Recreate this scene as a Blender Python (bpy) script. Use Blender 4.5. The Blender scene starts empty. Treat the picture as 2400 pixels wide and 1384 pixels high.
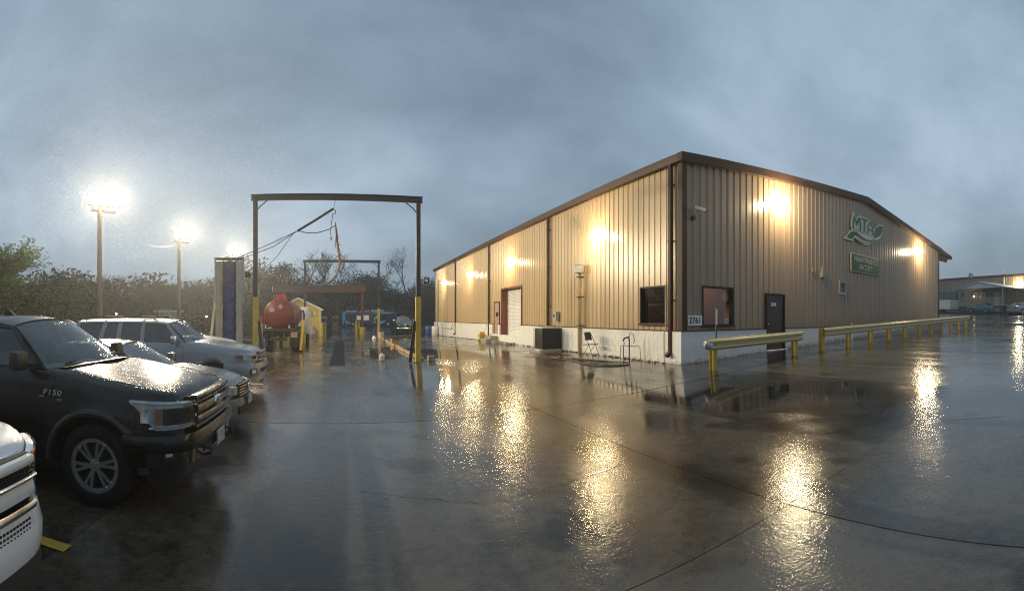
import bpy, bmesh, math, random
from mathutils import Vector, Matrix
random.seed(7)
sc = bpy.context.scene
PI = math.pi
# ------------------------------------------------------------------ camera (phone panorama: central cylindrical)
F = 1120.0                       # pixels per radian of the 2400 px wide photograph
HZ, VX = 743.0, 803.0            # horizon row; column that looks along +Y (along the long wall)
EYE = 1.9
cd = bpy.data.cameras.new('camera')
cam = bpy.data.objects.new('camera', cd)
sc.collection.objects.link(cam)
sc.camera = cam
cd.type = 'PANO'
cd.panorama_type = 'CENTRAL_CYLINDRICAL'
cd.central_cylindrical_range_u_min = -1200 / F
cd.central_cylindrical_range_u_max = 1200 / F
cd.central_cylindrical_range_v_min = (HZ - 1384) / F
cd.central_cylindrical_range_v_max = HZ / F
cd.central_cylindrical_radius = 1
cd.clip_start, cd.clip_end = 0.05, 2000
cam.location = (0, 0, EYE)
cam.rotation_euler = (PI / 2, 0, -(1200 - VX) / F)
sc.view_settings.view_transform = 'Standard'
sc.view_settings.look = 'None'
sc.view_settings.exposure = 0.0
sc.view_settings.gamma = 1.0
sc.render.engine = 'CYCLES'
sc.cycles.max_bounces = 7
sc.cycles.diffuse_bounces = 3
sc.cycles.glossy_bounces = 4
sc.cycles.transparent_max_bounces = 12
sc.cycles.volume_bounces = 0
sc.cycles.sample_clamp_indirect = 3
sc.cycles.sample_clamp_direct = 90
sc.cycles.caustics_reflective = False
sc.cycles.caustics_refractive = False
sc.cycles.use_denoising = True
sc.cycles.denoising_prefilter = 'NONE'
sc.cycles.use_adaptive_sampling = False
sc.cycles.filter_width = 1.1

# ------------------------------------------------------------------ sky: Nishita dusk under a broken overcast
SUN_EL, SUN_ROT = math.radians(4), math.radians(250)
w = bpy.data.worlds.new('World')
sc.world = w
w.use_nodes = True
nt = w.node_tree
nt.nodes.clear()
N = nt.nodes.new
out = N('ShaderNodeOutputWorld'); bg = N('ShaderNodeBackground')
sky = N('ShaderNodeTexSky'); sky.sky_type = 'NISHITA'; sky.sun_disc = False
sky.sun_elevation, sky.sun_rotation = SUN_EL, SUN_ROT
tc = N('ShaderNodeTexCoord'); sep = N('ShaderNodeSeparateXYZ')
nt.links.new(tc.outputs['Generated'], sep.inputs[0])
def wm(op, a, b=None, c=None):
    n = N('ShaderNodeMath'); n.operation = op
    for i, v in enumerate((a, b, c)):
        if v is None: continue
        if isinstance(v, (int, float)): n.inputs[i].default_value = v
        else: nt.links.new(v, n.inputs[i])
    return n.outputs[0]
zz = wm('MAXIMUM', sep.outputs[2], 0.0)
zd = wm('ADD', zz, 0.45)
comb = N('ShaderNodeCombineXYZ')
nt.links.new(wm('DIVIDE', sep.outputs[0], zd), comb.inputs[0])
nt.links.new(wm('DIVIDE', sep.outputs[1], zd), comb.inputs[1])
def wnoise(scale, det, rough, dist, off):
    mp = N('ShaderNodeMapping'); mp.inputs['Location'].default_value = off
    mp.inputs['Rotation'].default_value = (0, 0, 0.5); mp.inputs['Scale'].default_value = (1.0, 1.35, 1)
    nt.links.new(comb.outputs[0], mp.inputs[0])
    n = N('ShaderNodeTexNoise'); n.inputs['Scale'].default_value = scale; n.inputs['Detail'].default_value = det
    n.inputs['Roughness'].default_value = rough; n.inputs['Distortion'].default_value = dist
    nt.links.new(mp.outputs[0], n.inputs[0])
    return n.outputs[0]
n1 = wnoise(0.85, 4, 0.45, 0.1, (3.1, 1.7, 0)); n2 = wnoise(2.3, 8, 0.58, 0.35, (7.3, 4.1, 0))
n3 = wnoise(6.0, 7, 0.62, 0.3, (1.3, 9.1, 0))
mixn = wm('ADD', wm('ADD', wm('MULTIPLY', n1, 0.72), wm('MULTIPLY', n2, 0.22)), wm('MULTIPLY', n3, 0.06))
ramp = N('ShaderNodeValToRGB')
e = ramp.color_ramp.elements
e[0].position = 0.38; e[0].color = (0.128, 0.182, 0.252, 1)
e[1].position = 0.635; e[1].color = (0.400, 0.505, 0.615, 1)
m = e.new(0.50); m.color = (0.225, 0.308, 0.400, 1)
nt.links.new(mixn, ramp.inputs[0])
hzf = wm('POWER', wm('SUBTRACT', 1.0, wm('MINIMUM', zz, 1.0)), 9.0)
mx = N('ShaderNodeMix'); mx.data_type = 'RGBA'
nt.links.new(wm('MULTIPLY', hzf, 0.65), mx.inputs[0])
nt.links.new(ramp.outputs[0], mx.inputs[6]); mx.inputs[7].default_value = (0.230, 0.302, 0.392, 1)
mx2 = N('ShaderNodeMix'); mx2.data_type = 'RGBA'; mx2.blend_type = 'ADD'; mx2.inputs[0].default_value = 1.0
sk = N('ShaderNodeMix'); sk.data_type = 'RGBA'; sk.blend_type = 'MULTIPLY'; sk.inputs[0].default_value = 1.0
nt.links.new(sky.outputs[0], sk.inputs[6]); sk.inputs[7].default_value = (0.02, 0.02, 0.02, 1)
nt.links.new(mx.outputs[2], mx2.inputs[6]); nt.links.new(sk.outputs[2], mx2.inputs[7])
nt.links.new(mx2.outputs[2], bg.inputs[0]); bg.inputs[1].default_value = 1.17
nt.links.new(bg.outputs[0], out.inputs[0])
sl = bpy.data.lights.new('sun', 'SUN'); sl.energy = 0.06; sl.angle = math.radians(40); sl.color = (1.0, 0.9, 0.8)
so = bpy.data.objects.new('sun', sl); sc.collection.objects.link(so)
so.rotation_euler = (PI / 2 - math.radians(35), 0, SUN_ROT)

# lamps of the place: (position, power, colour) used by the builders below
POLE_W, WALL_W, GABLE_W, FAR_W = 6900, 120, 320, 360
WARM = (1.0, 0.74, 0.36); POLEC = (1.0, 0.82, 0.53); GABC = (1.0, 0.80, 0.46)
HAZE = 0.0019

# ------------------------------------------------------------------ helpers
def lamp(name, loc, power, color, radius=0.08, parent=None):
    l = bpy.data.lights.new(name, 'POINT'); l.energy = power; l.color = color; l.shadow_soft_size = radius
    o = bpy.data.objects.new(name, l); sc.collection.objects.link(o); o.location = loc
    if parent: o.parent = parent
    return o
def at(px, py, Y=None, X=None, D=None):
    """world point seen at a photo pixel, on the plane y=Y or x=X or at horizontal distance D"""
    t = (px - VX) / F
    if D is None: D = Y / math.cos(t) if Y is not None else X / math.sin(t)
    return Vector((D * math.sin(t), D * math.cos(t), EYE + (HZ - py) * D / F))
def interp(pts, x):
    if x <= pts[0][0]: return pts[0][1]
    for (a, b), (c, d) in zip(pts, pts[1:]):
        if x <= c:
            u = (x - a) / (c - a) if c > a else 1
            return b + (d - b) * u
    return pts[-1][1]
def smooth(pts, x):
    """monotone-ish cubic through pts"""
    n = len(pts)
    if x <= pts[0][0]: return pts[0][1]
    if x >= pts[-1][0]: return pts[-1][1]
    for i in range(n - 1):
        if x <= pts[i + 1][0]: break
    d = [(pts[k + 1][1] - pts[k][1]) / (pts[k + 1][0] - pts[k][0]) for k in range(n - 1)]
    def tang(k):
        if k == 0 or k == n - 1: return 0.0 if k == 0 else d[-1]
        if d[k - 1] * d[k] <= 0: return 0.0
        return 2 * d[k - 1] * d[k] / (d[k - 1] + d[k])
    h = pts[i + 1][0] - pts[i][0]; u = (x - pts[i][0]) / h
    return ((1 + 2 * u) * (1 - u) ** 2 * pts[i][1] + u * (1 - u) ** 2 * h * tang(i)
            + u * u * (3 - 2 * u) * pts[i + 1][1] + u * u * (u - 1) * h * tang(i + 1))
def sstep(a, b, x):
    u = min(1, max(0, (x - a) / (b - a))); return u * u * (3 - 2 * u)
GX = [(-2, 0), (1, .02), (5, .20), (9.3, .50), (13, .68), (16.5, .77), (20, .87), (33, 1.08), (60, 2.35), (80, 2.6), (160, 2.6)]
GY = [(0, 1), (11, 1), (20, .92), (29, .80), (47, .28), (60, .22), (200, .2)]
def zg(x, y):
    w_ = smooth(GY, max(0, y)); w_ += (1 - w_) * sstep(14, 30, x)
    return smooth(GX, x) * w_

class MB:
    """collects geometry; obj() links it as one mesh object"""
    def __init__(s): s.v = []; s.f = []; s.M = Matrix.Identity(4)
    def add(s, vs, fs):
        b = len(s.v); s.v += [s.M @ Vector(p) for p in vs]; s.f += [tuple(i + b for i in f) for f in fs]
    def box(s, c, d, R=None, bev=0.0):
        hx, hy, hz = d[0] / 2, d[1] / 2, d[2] / 2
        if bev:
            b = min(bev, hx * .9, hy * .9, hz * .9); bm = bmesh.new()
            bmesh.ops.create_cube(bm, size=1)
            for q in bm.verts: q.co = Vector((q.co.x * d[0], q.co.y * d[1], q.co.z * d[2]))
            bmesh.ops.bevel(bm, geom=bm.edges[:], offset=b, segments=2, affect='EDGES', profile=.6)
            bm.verts.index_update()
            vs = [q.co.copy() for q in bm.verts]; fs = [[q.index for q in f.verts] for f in bm.faces]; bm.free()
        else:
            vs = [Vector((x, y, z)) for x in (-hx, hx) for y in (-hy, hy) for z in (-hz, hz)]
            fs = [(0, 1, 3, 2), (4, 6, 7, 5), (0, 4, 5, 1), (2, 3, 7, 6), (0, 2, 6, 4), (1, 5, 7, 3)]
        if R is not None: vs = [R @ q for q in vs]
        s.add([q + Vector(c) for q in vs], fs); return s
    def ab(s, a, b, bev=0.0):
        return s.box([(a[i] + b[i]) / 2 for i in range(3)], [abs(b[i] - a[i]) for i in range(3)], None, bev)
    def beam(s, p, q, wd, ht, up=(0, 0, 1)):
        p, q = Vector(p), Vector(q); d = (q - p); L = d.length; d.normalize(); u = Vector(up)
        if abs(d.dot(u)) > .98: u = Vector((1, 0, 0))
        r = d.cross(u).normalized(); u = r.cross(d)
        vs = [p + r * (a * wd / 2) + u * (b * ht / 2) + d * (c * L) for c in (0, 1) for a, b in ((-1, -1), (1, -1), (1, 1), (-1, 1))]
        s.add(vs, [(3, 2, 1, 0), (4, 5, 6, 7), (0, 1, 5, 4), (1, 2, 6, 5), (2, 3, 7, 6), (3, 0, 4, 7)]); return s
    def cyl(s, p, q, r0, r1=None, n=12, caps=True):
        r1 = r0 if r1 is None else r1
        p, q = Vector(p), Vector(q); d = (q - p).normalized(); u = Vector((0, 0, 1)) if abs(d.z) < .9 else Vector((1, 0, 0))
        a = d.cross(u).normalized(); b = d.cross(a)
        vs = []
        for c, r in ((p, r0), (q, r1)):
            for i in range(n):
                t = 2 * PI * i / n; vs.append(c + (a * math.cos(t) + b * math.sin(t)) * r)
        fs = [(i, i + n, (i + 1) % n + n, (i + 1) % n) for i in range(n)]
        if caps: fs += [tuple(range(n)), tuple(range(2 * n - 1, n - 1, -1))]
        s.add(vs, fs); return s
    def tube(s, pts, r, n=6, caps=True):
        pts = [Vector(p) for p in pts]; rs = r if isinstance(r, (list, tuple)) else [r] * len(pts)
        prev = None; vs = []
        for i, p in enumerate(pts):
            d = (pts[min(i + 1, len(pts) - 1)] - pts[max(i - 1, 0)])
            d = d.normalized() if d.length > 1e-9 else Vector((0, 0, 1))
            if prev is None: u = Vector((0, 0, 1)) if abs(d.z) < .9 else Vector((1, 0, 0)); a = d.cross(u).normalized()
            else: a = (prev - d * prev.dot(d)); a = a.normalized() if a.length > 1e-6 else d.orthogonal().normalized()
            prev = a; b = d.cross(a)
            for k in range(n):
                t = 2 * PI * k / n; vs.append(p + (a * math.cos(t) + b * math.sin(t)) * rs[i])
        fs = []
        for i in range(len(pts) - 1):
            for k in range(n):
                fs.append((i * n + k, i * n + (k + 1) % n, (i + 1) * n + (k + 1) % n, (i + 1) * n + k))
        if caps: fs += [tuple(range(n - 1, -1, -1)), tuple(range((len(pts) - 1) * n, len(pts) * n))]
        s.add(vs, fs); return s
    def grid(s, P, flip=False, closeu=False):
        n, m_ = len(P), len(P[0]); vs = [p for row in P for p in row]; fs = []
        for i in range(n if closeu else n - 1):
            for j in range(m_ - 1):
                i2 = (i + 1) % n
                q = (i * m_ + j, i2 * m_ + j, i2 * m_ + j + 1, i * m_ + j + 1)
                fs.append(q[::-1] if flip else q)
        s.add(vs, fs); return s
    def lathe(s, prof, n=24, axis='z', c=(0, 0, 0)):
        """prof: [(r, h)] turned round an axis through c"""
        P = []
        for i in range(n):
            t = 2 * PI * i / n; row = []
            for r, h in prof:
                a, b = r * math.cos(t), r * math.sin(t)
                p = {'z': (a, b, h), 'y': (a, h, b), 'x': (h, a, b)}[axis]
                row.append(Vector(p) + Vector(c))
            P.append(row)
        return s.grid(P, closeu=True)
    def prism(s, poly, t, M=None):
        """poly in local xz-plane (2d), thickness t along local +y; M places it"""
        n = len(poly); M = M or Matrix.Identity(4)
        vs = [M @ Vector((a, 0, b)) for a, b in poly] + [M @ Vector((a, t, b)) for a, b in poly]
        fs = [tuple(range(n)), tuple(range(2 * n - 1, n - 1, -1))] + [(i, i + n, (i + 1) % n + n, (i + 1) % n) for i in range(n)]
        s.add(vs, fs); return s
    def patch(s, c00, c10, c11, c01, n=6, m_=6, bulge=(0, 0, 0), thick=0, flip=False, edge=None):
        c00, c10, c11, c01, bu = map(Vector, (c00, c10, c11, c01, bulge)); P = []
        for i in range(n + 1):
            u = i / n; row = []
            for j in range(m_ + 1):
                v = j / m_
                p = c00 * (1 - u) * (1 - v) + c10 * u * (1 - v) + c11 * u * v + c01 * (1 - u) * v
                p = p + bu * (4 * u * (1 - u) if edge == 'u' else 4 * v * (1 - v) if edge == 'v' else 16 * u * (1 - u) * v * (1 - v))
                row.append(p)
            P.append(row)
        return s.grid(P, flip)
    def mesh(s, name, m, smooth_=False, ang=35):
        me = bpy.data.meshes.new(name); me.from_pydata([tuple(p) for p in s.v], [], s.f)
        for q in (m if isinstance(m, (list, tuple)) else [m]): me.materials.append(q)
        if smooth_:
            me.polygons.foreach_set('use_smooth', [True] * len(me.polygons)); me.set_sharp_from_angle(angle=math.radians(ang))
        me.update(); return me
    def obj(s, name, m, parent=None, smooth_=False, ang=35, fix=True):
        me = s.mesh(name, m, smooth_, ang)
        if fix:
            bm = bmesh.new(); bm.from_mesh(me); bmesh.ops.recalc_face_normals(bm, faces=bm.faces[:]); bm.to_mesh(me); bm.free()
        return link(name, me, parent)
def link(name, me, parent=None):
    o = bpy.data.objects.new(name, me); sc.collection.objects.link(o)
    if parent is not None: o.parent = parent
    return o
def tag(o, label=None, cat=None, group=None, kind=None):
    for k, v_ in (('label', label), ('category', cat), ('group', group), ('kind', kind)):
        if v_: o[k] = v_
    return o
def thing(name, label, cat, loc=(0, 0, 0), rz=0.0, group=None):
    o = bpy.data.objects.new(name, None); sc.collection.objects.link(o)
    o.location = loc; o.rotation_euler = (0, 0, rz); o.empty_display_size = .2
    return tag(o, label, cat, group)
def kids(o): return [c for c in bpy.data.objects if c.parent == o]
def dup(root, loc, rz=None, label=None, scale=None):
    r = root.copy(); sc.collection.objects.link(r); r.location = loc
    if rz is not None: r.rotation_euler = (0, 0, rz)
    if label: r['label'] = label
    if scale: r.scale = scale
    for ch in kids(root):
        c = ch.copy(); sc.collection.objects.link(c); c.parent = r
        for g in kids(ch):
            d = g.copy(); sc.collection.objects.link(d); d.parent = c
    return r
def text_mb(txt, size, depth, bold=0.0, align='CENTER', space=1.0):
    """raised lettering in the local xz-plane (reads from -y), origin at its middle"""
    cu = bpy.data.curves.new('letters', 'FONT'); cu.body = txt; cu.size = size; cu.extrude = depth / 2; cu.offset = bold
    cu.align_x = align; cu.align_y = 'CENTER'; cu.resolution_u = 3; cu.space_character = space
    ob = bpy.data.objects.new('letters', cu); sc.collection.objects.link(ob)
    me = bpy.data.meshes.new_from_object(ob.evaluated_get(bpy.context.evaluated_depsgraph_get()))
    bpy.data.objects.remove(ob); mb = MB()
    R = Matrix.Rotation(PI / 2, 4, 'X')
    mb.v = [R @ q.co for q in me.vertices]; mb.f = [tuple(p.vertices) for p in me.polygons]
    bpy.data.meshes.remove(me); return mb

# ------------------------------------------------------------------ materials
def mat(name, col, rough=.5, metal=0.0, var=.12, vscale=3.0, bump=0.0, bscale=40.0, spec=.5, coat=0.0, emit=None, estr=0, col2=None, rvar=0.0, drops=0.0, dscale=90.0, aniso_z=1.0):
    mt = bpy.data.materials.new(name); mt.use_nodes = True; t = mt.node_tree; b = t.nodes['Principled BSDF']
    L = t.links.new; Nn = t.nodes.new
    b.inputs['Roughness'].default_value = rough; b.inputs['Metallic'].default_value = metal
    b.inputs['Specular IOR Level'].default_value = spec; b.inputs['Coat Weight'].default_value = coat; b.inputs['Coat Roughness'].default_value = .06
    cc = Nn('ShaderNodeTexCoord'); mp = Nn('ShaderNodeMapping'); mp.inputs['Scale'].default_value = (1, 1, aniso_z); L(cc.outputs['Object'], mp.inputs[0])
    if emit:
        b.inputs['Emission Color'].default_value = (*emit, 1); b.inputs['Emission Strength'].default_value = estr
    if var or col2:
        no = Nn('ShaderNodeTexNoise'); no.inputs['Scale'].default_value = vscale; no.inputs['Detail'].default_value = 6; no.inputs['Roughness'].default_value = .62
        L(mp.outputs[0], no.inputs[0])
        rp = Nn('ShaderNodeValToRGB'); rp.color_ramp.elements[0].position = .32; rp.color_ramp.elements[1].position = .68
        c2 = col2 or tuple(min(1, c * (1 + var)) for c in col); c1 = col if col2 else tuple(c * (1 - var) for c in col)
        rp.color_ramp.elements[0].color = (*c1, 1); rp.color_ramp.elements[1].color = (*c2, 1)
        L(no.outputs[0], rp.inputs[0]); L(rp.outputs[0], b.inputs['Base Color'])
        if rvar:
            mr = Nn('ShaderNodeMapRange'); mr.inputs[1].default_value = .3; mr.inputs[2].default_value = .7
            mr.inputs[3].default_value = max(.02, rough - rvar); mr.inputs[4].default_value = rough + rvar
            L(no.outputs[0], mr.inputs[0]); L(mr.outputs[0], b.inputs['Roughness'])
    else: b.inputs['Base Color'].default_value = (*col, 1)
    if bump or drops:
        bp = Nn('ShaderNodeBump')
        if drops:
            vo = Nn('ShaderNodeTexVoronoi'); vo.inputs['Scale'].default_value = dscale; vo.inputs['Randomness'].default_value = 1
            L(cc.outputs['Object'], vo.inputs[0])
            mr = Nn('ShaderNodeMapRange'); mr.interpolation_type = 'SMOOTHSTEP'
            mr.inputs[1].default_value = .42; mr.inputs[2].default_value = .1; mr.inputs[3].default_value = 0; mr.inputs[4].default_value = 1
            L(vo.outputs['Distance'], mr.inputs[0]); L(mr.outputs[0], bp.inputs['Height'])
            bp.inputs['Strength'].default_value = drops; bp.inputs['Distance'].default_value = .004
        else:
            n3 = Nn('ShaderNodeTexNoise'); n3.inputs['Scale'].default_value = bscale; n3.inputs['Detail'].default_value = 5
            L(mp.outputs[0], n3.inputs[0]); L(n3.outputs[0], bp.inputs['Height'])
            bp.inputs['Strength'].default_value = bump; bp.inputs['Distance'].default_value = .01
        L(bp.outputs[0], b.inputs['Normal'])
        if coat: L(bp.outputs[0], b.inputs['Coat Normal'])
    return mt
def glass(name, tint, refl=.06, rough=.02, drops=0.0, dscale=120):
    mt = bpy.data.materials.new(name); mt.use_nodes = True; t = mt.node_tree; t.nodes.clear(); Nn = t.nodes.new; L = t.links.new
    o = Nn('ShaderNodeOutputMaterial'); tr = Nn('ShaderNodeBsdfTransparent'); gl = Nn('ShaderNodeBsdfGlossy'); mx_ = Nn('ShaderNodeMixShader'); fr = Nn('ShaderNodeFresnel')
    tr.inputs[0].default_value = (*tint, 1); gl.inputs[0].default_value = (.95, .97, 1, 1); gl.inputs['Roughness'].default_value = rough
    fr.inputs[0].default_value = 1.5
    if drops:
        cc = Nn('ShaderNodeTexCoord'); vo = Nn('ShaderNodeTexVoronoi'); vo.inputs['Scale'].default_value = dscale; L(cc.outputs['Object'], vo.inputs[0])
        mr = Nn('ShaderNodeMapRange'); mr.interpolation_type = 'SMOOTHSTEP'
        mr.inputs[1].default_value = .45; mr.inputs[2].default_value = .1; mr.inputs[3].default_value = 0; mr.inputs[4].default_value = 1
        L(vo.outputs['Distance'], mr.inputs[0])
        bp = Nn('ShaderNodeBump'); bp.inputs['Strength'].default_value = drops; bp.inputs['Distance'].default_value = .004
        L(mr.outputs[0], bp.inputs['Height']); L(bp.outputs[0], gl.inputs['Normal'])
    ad = Nn('ShaderNodeMath'); ad.operation = 'ADD'; ad.use_clamp = True; ad.inputs[1].default_value = refl
    L(fr.outputs[0], ad.inputs[0]); L(ad.outputs[0], mx_.inputs[0]); L(tr.outputs[0], mx_.inputs[1]); L(gl.outputs[0], mx_.inputs[2]); L(mx_.outputs[0], o.inputs[0])
    return mt
def glow(name, col, s):
    mt = bpy.data.materials.new(name); mt.use_nodes = True; t = mt.node_tree; t.nodes.clear()
    o = t.nodes.new('ShaderNodeOutputMaterial'); e_ = t.nodes.new('ShaderNodeEmission'); e_.inputs[0].default_value = (*col, 1); e_.inputs[1].default_value = s
    t.links.new(e_.outputs[0], o.inputs[0]); return mt
def wetground(name, c1, c2, r_dry, r_wet, grain, puddle_lo, puddle_hi, pscale, seed):
    mt = bpy.data.materials.new(name); mt.use_nodes = True; t = mt.node_tree; b = t.nodes['Principled BSDF']; Nn = t.nodes.new; L = t.links.new
    g = Nn('ShaderNodeNewGeometry')
    def noise(scale, det=5, ro=.6, sx=1, sy=1, off=0, dist=0):
        mp = Nn('ShaderNodeMapping'); mp.inputs['Scale'].default_value = (sx, sy, 1); mp.inputs['Location'].default_value = (seed + off, seed * 2 - off, 0)
        L(g.outputs['Position'], mp.inputs[0]); n = Nn('ShaderNodeTexNoise'); n.inputs['Scale'].default_value = scale; n.inputs['Detail'].default_value = det
        n.inputs['Roughness'].default_value = ro; n.inputs['Distortion'].default_value = dist; L(mp.outputs[0], n.inputs[0]); return n.outputs[0]
    def rng(v, a, b_, c, d, sm=True):
        m_ = Nn('ShaderNodeMapRange'); m_.interpolation_type = 'SMOOTHSTEP' if sm else 'LINEAR'
        for i, q in enumerate((a, b_, c, d)): m_.inputs[i + 1].default_value = q
        L(v, m_.inputs[0]); return m_.outputs[0]
    stain = noise(.55, 7, .66, 1, 1, 3); fine = noise(9, 6, .7, 1, 1, 5); pud = noise(pscale, 4, .5, 1.0, .45, 1, .6)
    oi = Nn('ShaderNodeObjectInfo')
    mixs = Nn('ShaderNodeMath'); mixs.operation = 'MULTIPLY_ADD'; mixs.inputs[1].default_value = .35; L(fine, mixs.inputs[0])
    s2 = Nn('ShaderNodeMath'); s2.operation = 'MULTIPLY'; s2.inputs[1].default_value = .65; L(stain, s2.inputs[0]); L(s2.outputs[0], mixs.inputs[2])
    s3 = Nn('ShaderNodeMath'); s3.operation = 'MULTIPLY_ADD'; s3.inputs[1].default_value = .30; L(oi.outputs['Random'], s3.inputs[0]); s3.inputs[2].default_value = -.15
    s4 = Nn('ShaderNodeMath'); s4.operation = 'ADD'; L(mixs.outputs[0], s4.inputs[0]); L(s3.outputs[0], s4.inputs[1])
    rp = Nn('ShaderNodeValToRGB'); rp.color_ramp.elements[0].position = .38; rp.color_ramp.elements[1].position = .62
    rp.color_ramp.elements[0].color = (*c1, 1); rp.color_ramp.elements[1].color = (*c2, 1); L(s4.outputs[0], rp.inputs[0])
    trk = rng(noise(.9, 4, .55, 1, .05, 17), .50, .62, 1.0, .42); oil = rng(noise(.8, 3, .5, 1, 1, 23, .4), .60, .68, 1.0, .38); agg = rng(noise(130, 2, .6, 1, 1, 31), .35, .65, .72, 1.28)
    def mul(a, b_):
        n_ = Nn('ShaderNodeMath'); n_.operation = 'MULTIPLY'; L(a, n_.inputs[0]); L(b_, n_.inputs[1]); return n_.outputs[0]
    dm = Nn('ShaderNodeVectorMath'); dm.operation = 'SCALE'; L(rp.outputs[0], dm.inputs[0]); L(mul(mul(trk, oil), agg), dm.inputs[3]); L(dm.outputs[0], b.inputs['Base Color'])
    pm = rng(pud, puddle_lo, puddle_hi, 0, 1)
    film = noise(1.3, 6, .65, 1, .35, 9)
    rd = rng(film, .36, .64, r_dry * .6, r_dry * 2.1)
    mr = Nn('ShaderNodeMix'); mr.data_type = 'FLOAT'; L(pm, mr.inputs[0]); L(rd, mr.inputs[2]); mr.inputs[3].default_value = r_wet; L(mr.outputs[0], b.inputs['Roughness'])
    gr1 = noise(34, 3, .6, 1, 1, 2); gr2 = noise(8, 4, .6, 1, 1, 4)
    ga = Nn('ShaderNodeMath'); ga.operation = 'MULTIPLY_ADD'; L(gr2, ga.inputs[0]); ga.inputs[1].default_value = 1.5; L(gr1, ga.inputs[2])
    st = rng(pm, 0, 1, grain, grain * .14, False)
    bp = Nn('ShaderNodeBump'); bp.inputs['Distance'].default_value = .0036; L(st, bp.inputs['Strength']); L(ga.outputs[0], bp.inputs['Height']); L(bp.outputs[0], b.inputs['Normal'])
    b.inputs['Specular IOR Level'].default_value = .55
    return mt
# ------------------------------------------------------------------ ground
M_CONC = wetground('wet_concrete', (.019, .0165, .013), (.112, .090, .062), .105, .03, .60, .53, .60, .20, 3.0)
M_ASPH = wetground('wet_asphalt', (.016, .0155, .0145), (.045, .042, .037), .10, .05, .60, .54, .60, .24, 11.0)
M_GRASS = mat('lawn_soil', (.030, .034, .016), .8, var=.4, vscale=.7, bump=.6, bscale=14)
def lines(*seg):
    o = []
    for a, b, s in seg:
        n = max(1, round((b - a) / s)); o += [a + (b - a) * i / n for i in range(n)]
    return o + [seg[-1][1]]
XL = [-14, -8.2, -2.2, 3.65, 9.4, 15.2, 21.0, 26.8, 32.6, 38.4, 44.2]
YL = [-9, -3.1, 2.7, 8.5, 14.3, 20.1, 25.9, 31.7, 37.5, 43.3, 49.1, 54.9, 60.7]
gx = lines((-260, -14, 20), (-14, 44.2, 1.46), (44.2, 100, 4), (100, 260, 20)); gy = lines((-60, -9, 8), (-9, 60.7, 1.46), (60.7, 130, 8), (130, 300, 20))
gm = MB(); gm.grid([[Vector((x, y, zg(x, y) - .035)) for y in gy] for x in gx])
GROUND = gm.obj('ground', M_ASPH, None, True, 60); tag(GROUND, kind='structure')
def slab(x0, x1, y0, y1):
    g = .004; x0 += g; x1 -= g; y0 += g; y1 -= g; n = 9; j = random.uniform(-.003, .003)
    mb = MB(); xs = [x0 + (x1 - x0) * i / n for i in range(n + 1)]; ys = [y0 + (y1 - y0) * i / n for i in range(n + 1)]
    mb.grid([[Vector((x, y, zg(x, y) + j)) for y in ys] for x in xs])
    ring = [(x, y0) for x in xs] + [(x1, y) for y in ys[1:]] + [(x, y1) for x in xs[-2::-1]] + [(x0, y) for y in ys[-2:0:-1]]
    P = [[Vector((x, y, zg(x, y) + j)), Vector((x, y, zg(x, y) - .06))] for x, y in ring]
    mb.grid(P, closeu=True)
    return mb.obj('slab', M_CONC, GROUND, True, 30)
for i in range(len(XL) - 1):
    for j in range(len(YL) - 1):
        x0, x1, y0, y1 = XL[i], XL[i + 1], YL[j], YL[j + 1]
        if x0 > 9.3 and y0 > 14 and x1 < 33: continue
        if i == 3 and j == 2:
            slab(x0, 5.62, y0, y1); slab(5.62, x1, y0, y1)
        elif i == 2 and 5 <= j <= 7 or (i == 2 and j == 4) or (i == 2 and j == 8):
            slab(x0, -.56, y0, y1); slab(-.56, .12, y0, y1); slab(.12, x1, y0, y1)
        else: slab(x0, x1, y0, y1)
lw = MB(); lw.grid([[Vector((x, y, zg(x, y) + .0)) for y in lines((-60, 300, 18))] for x in lines((-260, -15.5, 16))])
tag(lw.obj('lawn', M_GRASS, None, True), kind='structure')
lw = MB(); lw.grid([[Vector((x, y, zg(x, y) + .02)) for y in lines((102, 300, 18))] for x in lines((-15.5, 260, 16))])
tag(lw.obj('grass_verge', M_GRASS, None, True), kind='structure')
# yellow parking lines on the lot
M_YLINE = mat('worn_yellow_paint', (.50, .33, .045), .35, var=.25, vscale=9, col2=(.32, .22, .05))
def pline(y0, y1, x0, x1, n=6):
    mb = MB()
    mb.grid([[Vector((x0 + (x1 - x0) * i / n, y, zg(x0 + (x1 - x0) * i / n, y) + .007)) for y in (y0, y1)] for i in range(n + 1)])
    tag(mb.obj('parking_line', M_YLINE), kind='structure')
pline(3.22, 3.35, -7.2, -2.13)
for yy in (6.7, 10.05, 13.35): pline(yy, yy + .09, -7.2, -2.25)

# hairline breaks in the slabs, filled with black water
M_CRACK = mat('wet_crack', (.006, .005, .005), .12, var=0)
def crack(pts, seed, w_=.006):
    r = random.Random(seed); P = []
    for (xa, ya), (xb, yb) in zip(pts, pts[1:]):
        n = max(3, int(math.hypot(xb - xa, yb - ya) / .12))
        for i in range(n): u = i / n; P.append(Vector((xa + (xb - xa) * u + r.gauss(0, .018), ya + (yb - ya) * u + r.gauss(0, .018), 0)))
    mb = MB(); rows_ = []
    for i, p in enumerate(P):
        d = (P[min(i + 1, len(P) - 1)] - P[max(i - 1, 0)]).normalized(); nn = Vector((-d.y, d.x, 0)) * w_ * r.uniform(.3, 1.2); z = zg(p.x, p.y) + .0055
        rows_.append([Vector((p.x + nn.x, p.y + nn.y, z)), Vector((p.x - nn.x, p.y - nn.y, z))])
    mb.grid(rows_); tag(mb.obj('crack', M_CRACK, GROUND), kind='structure')
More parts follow.
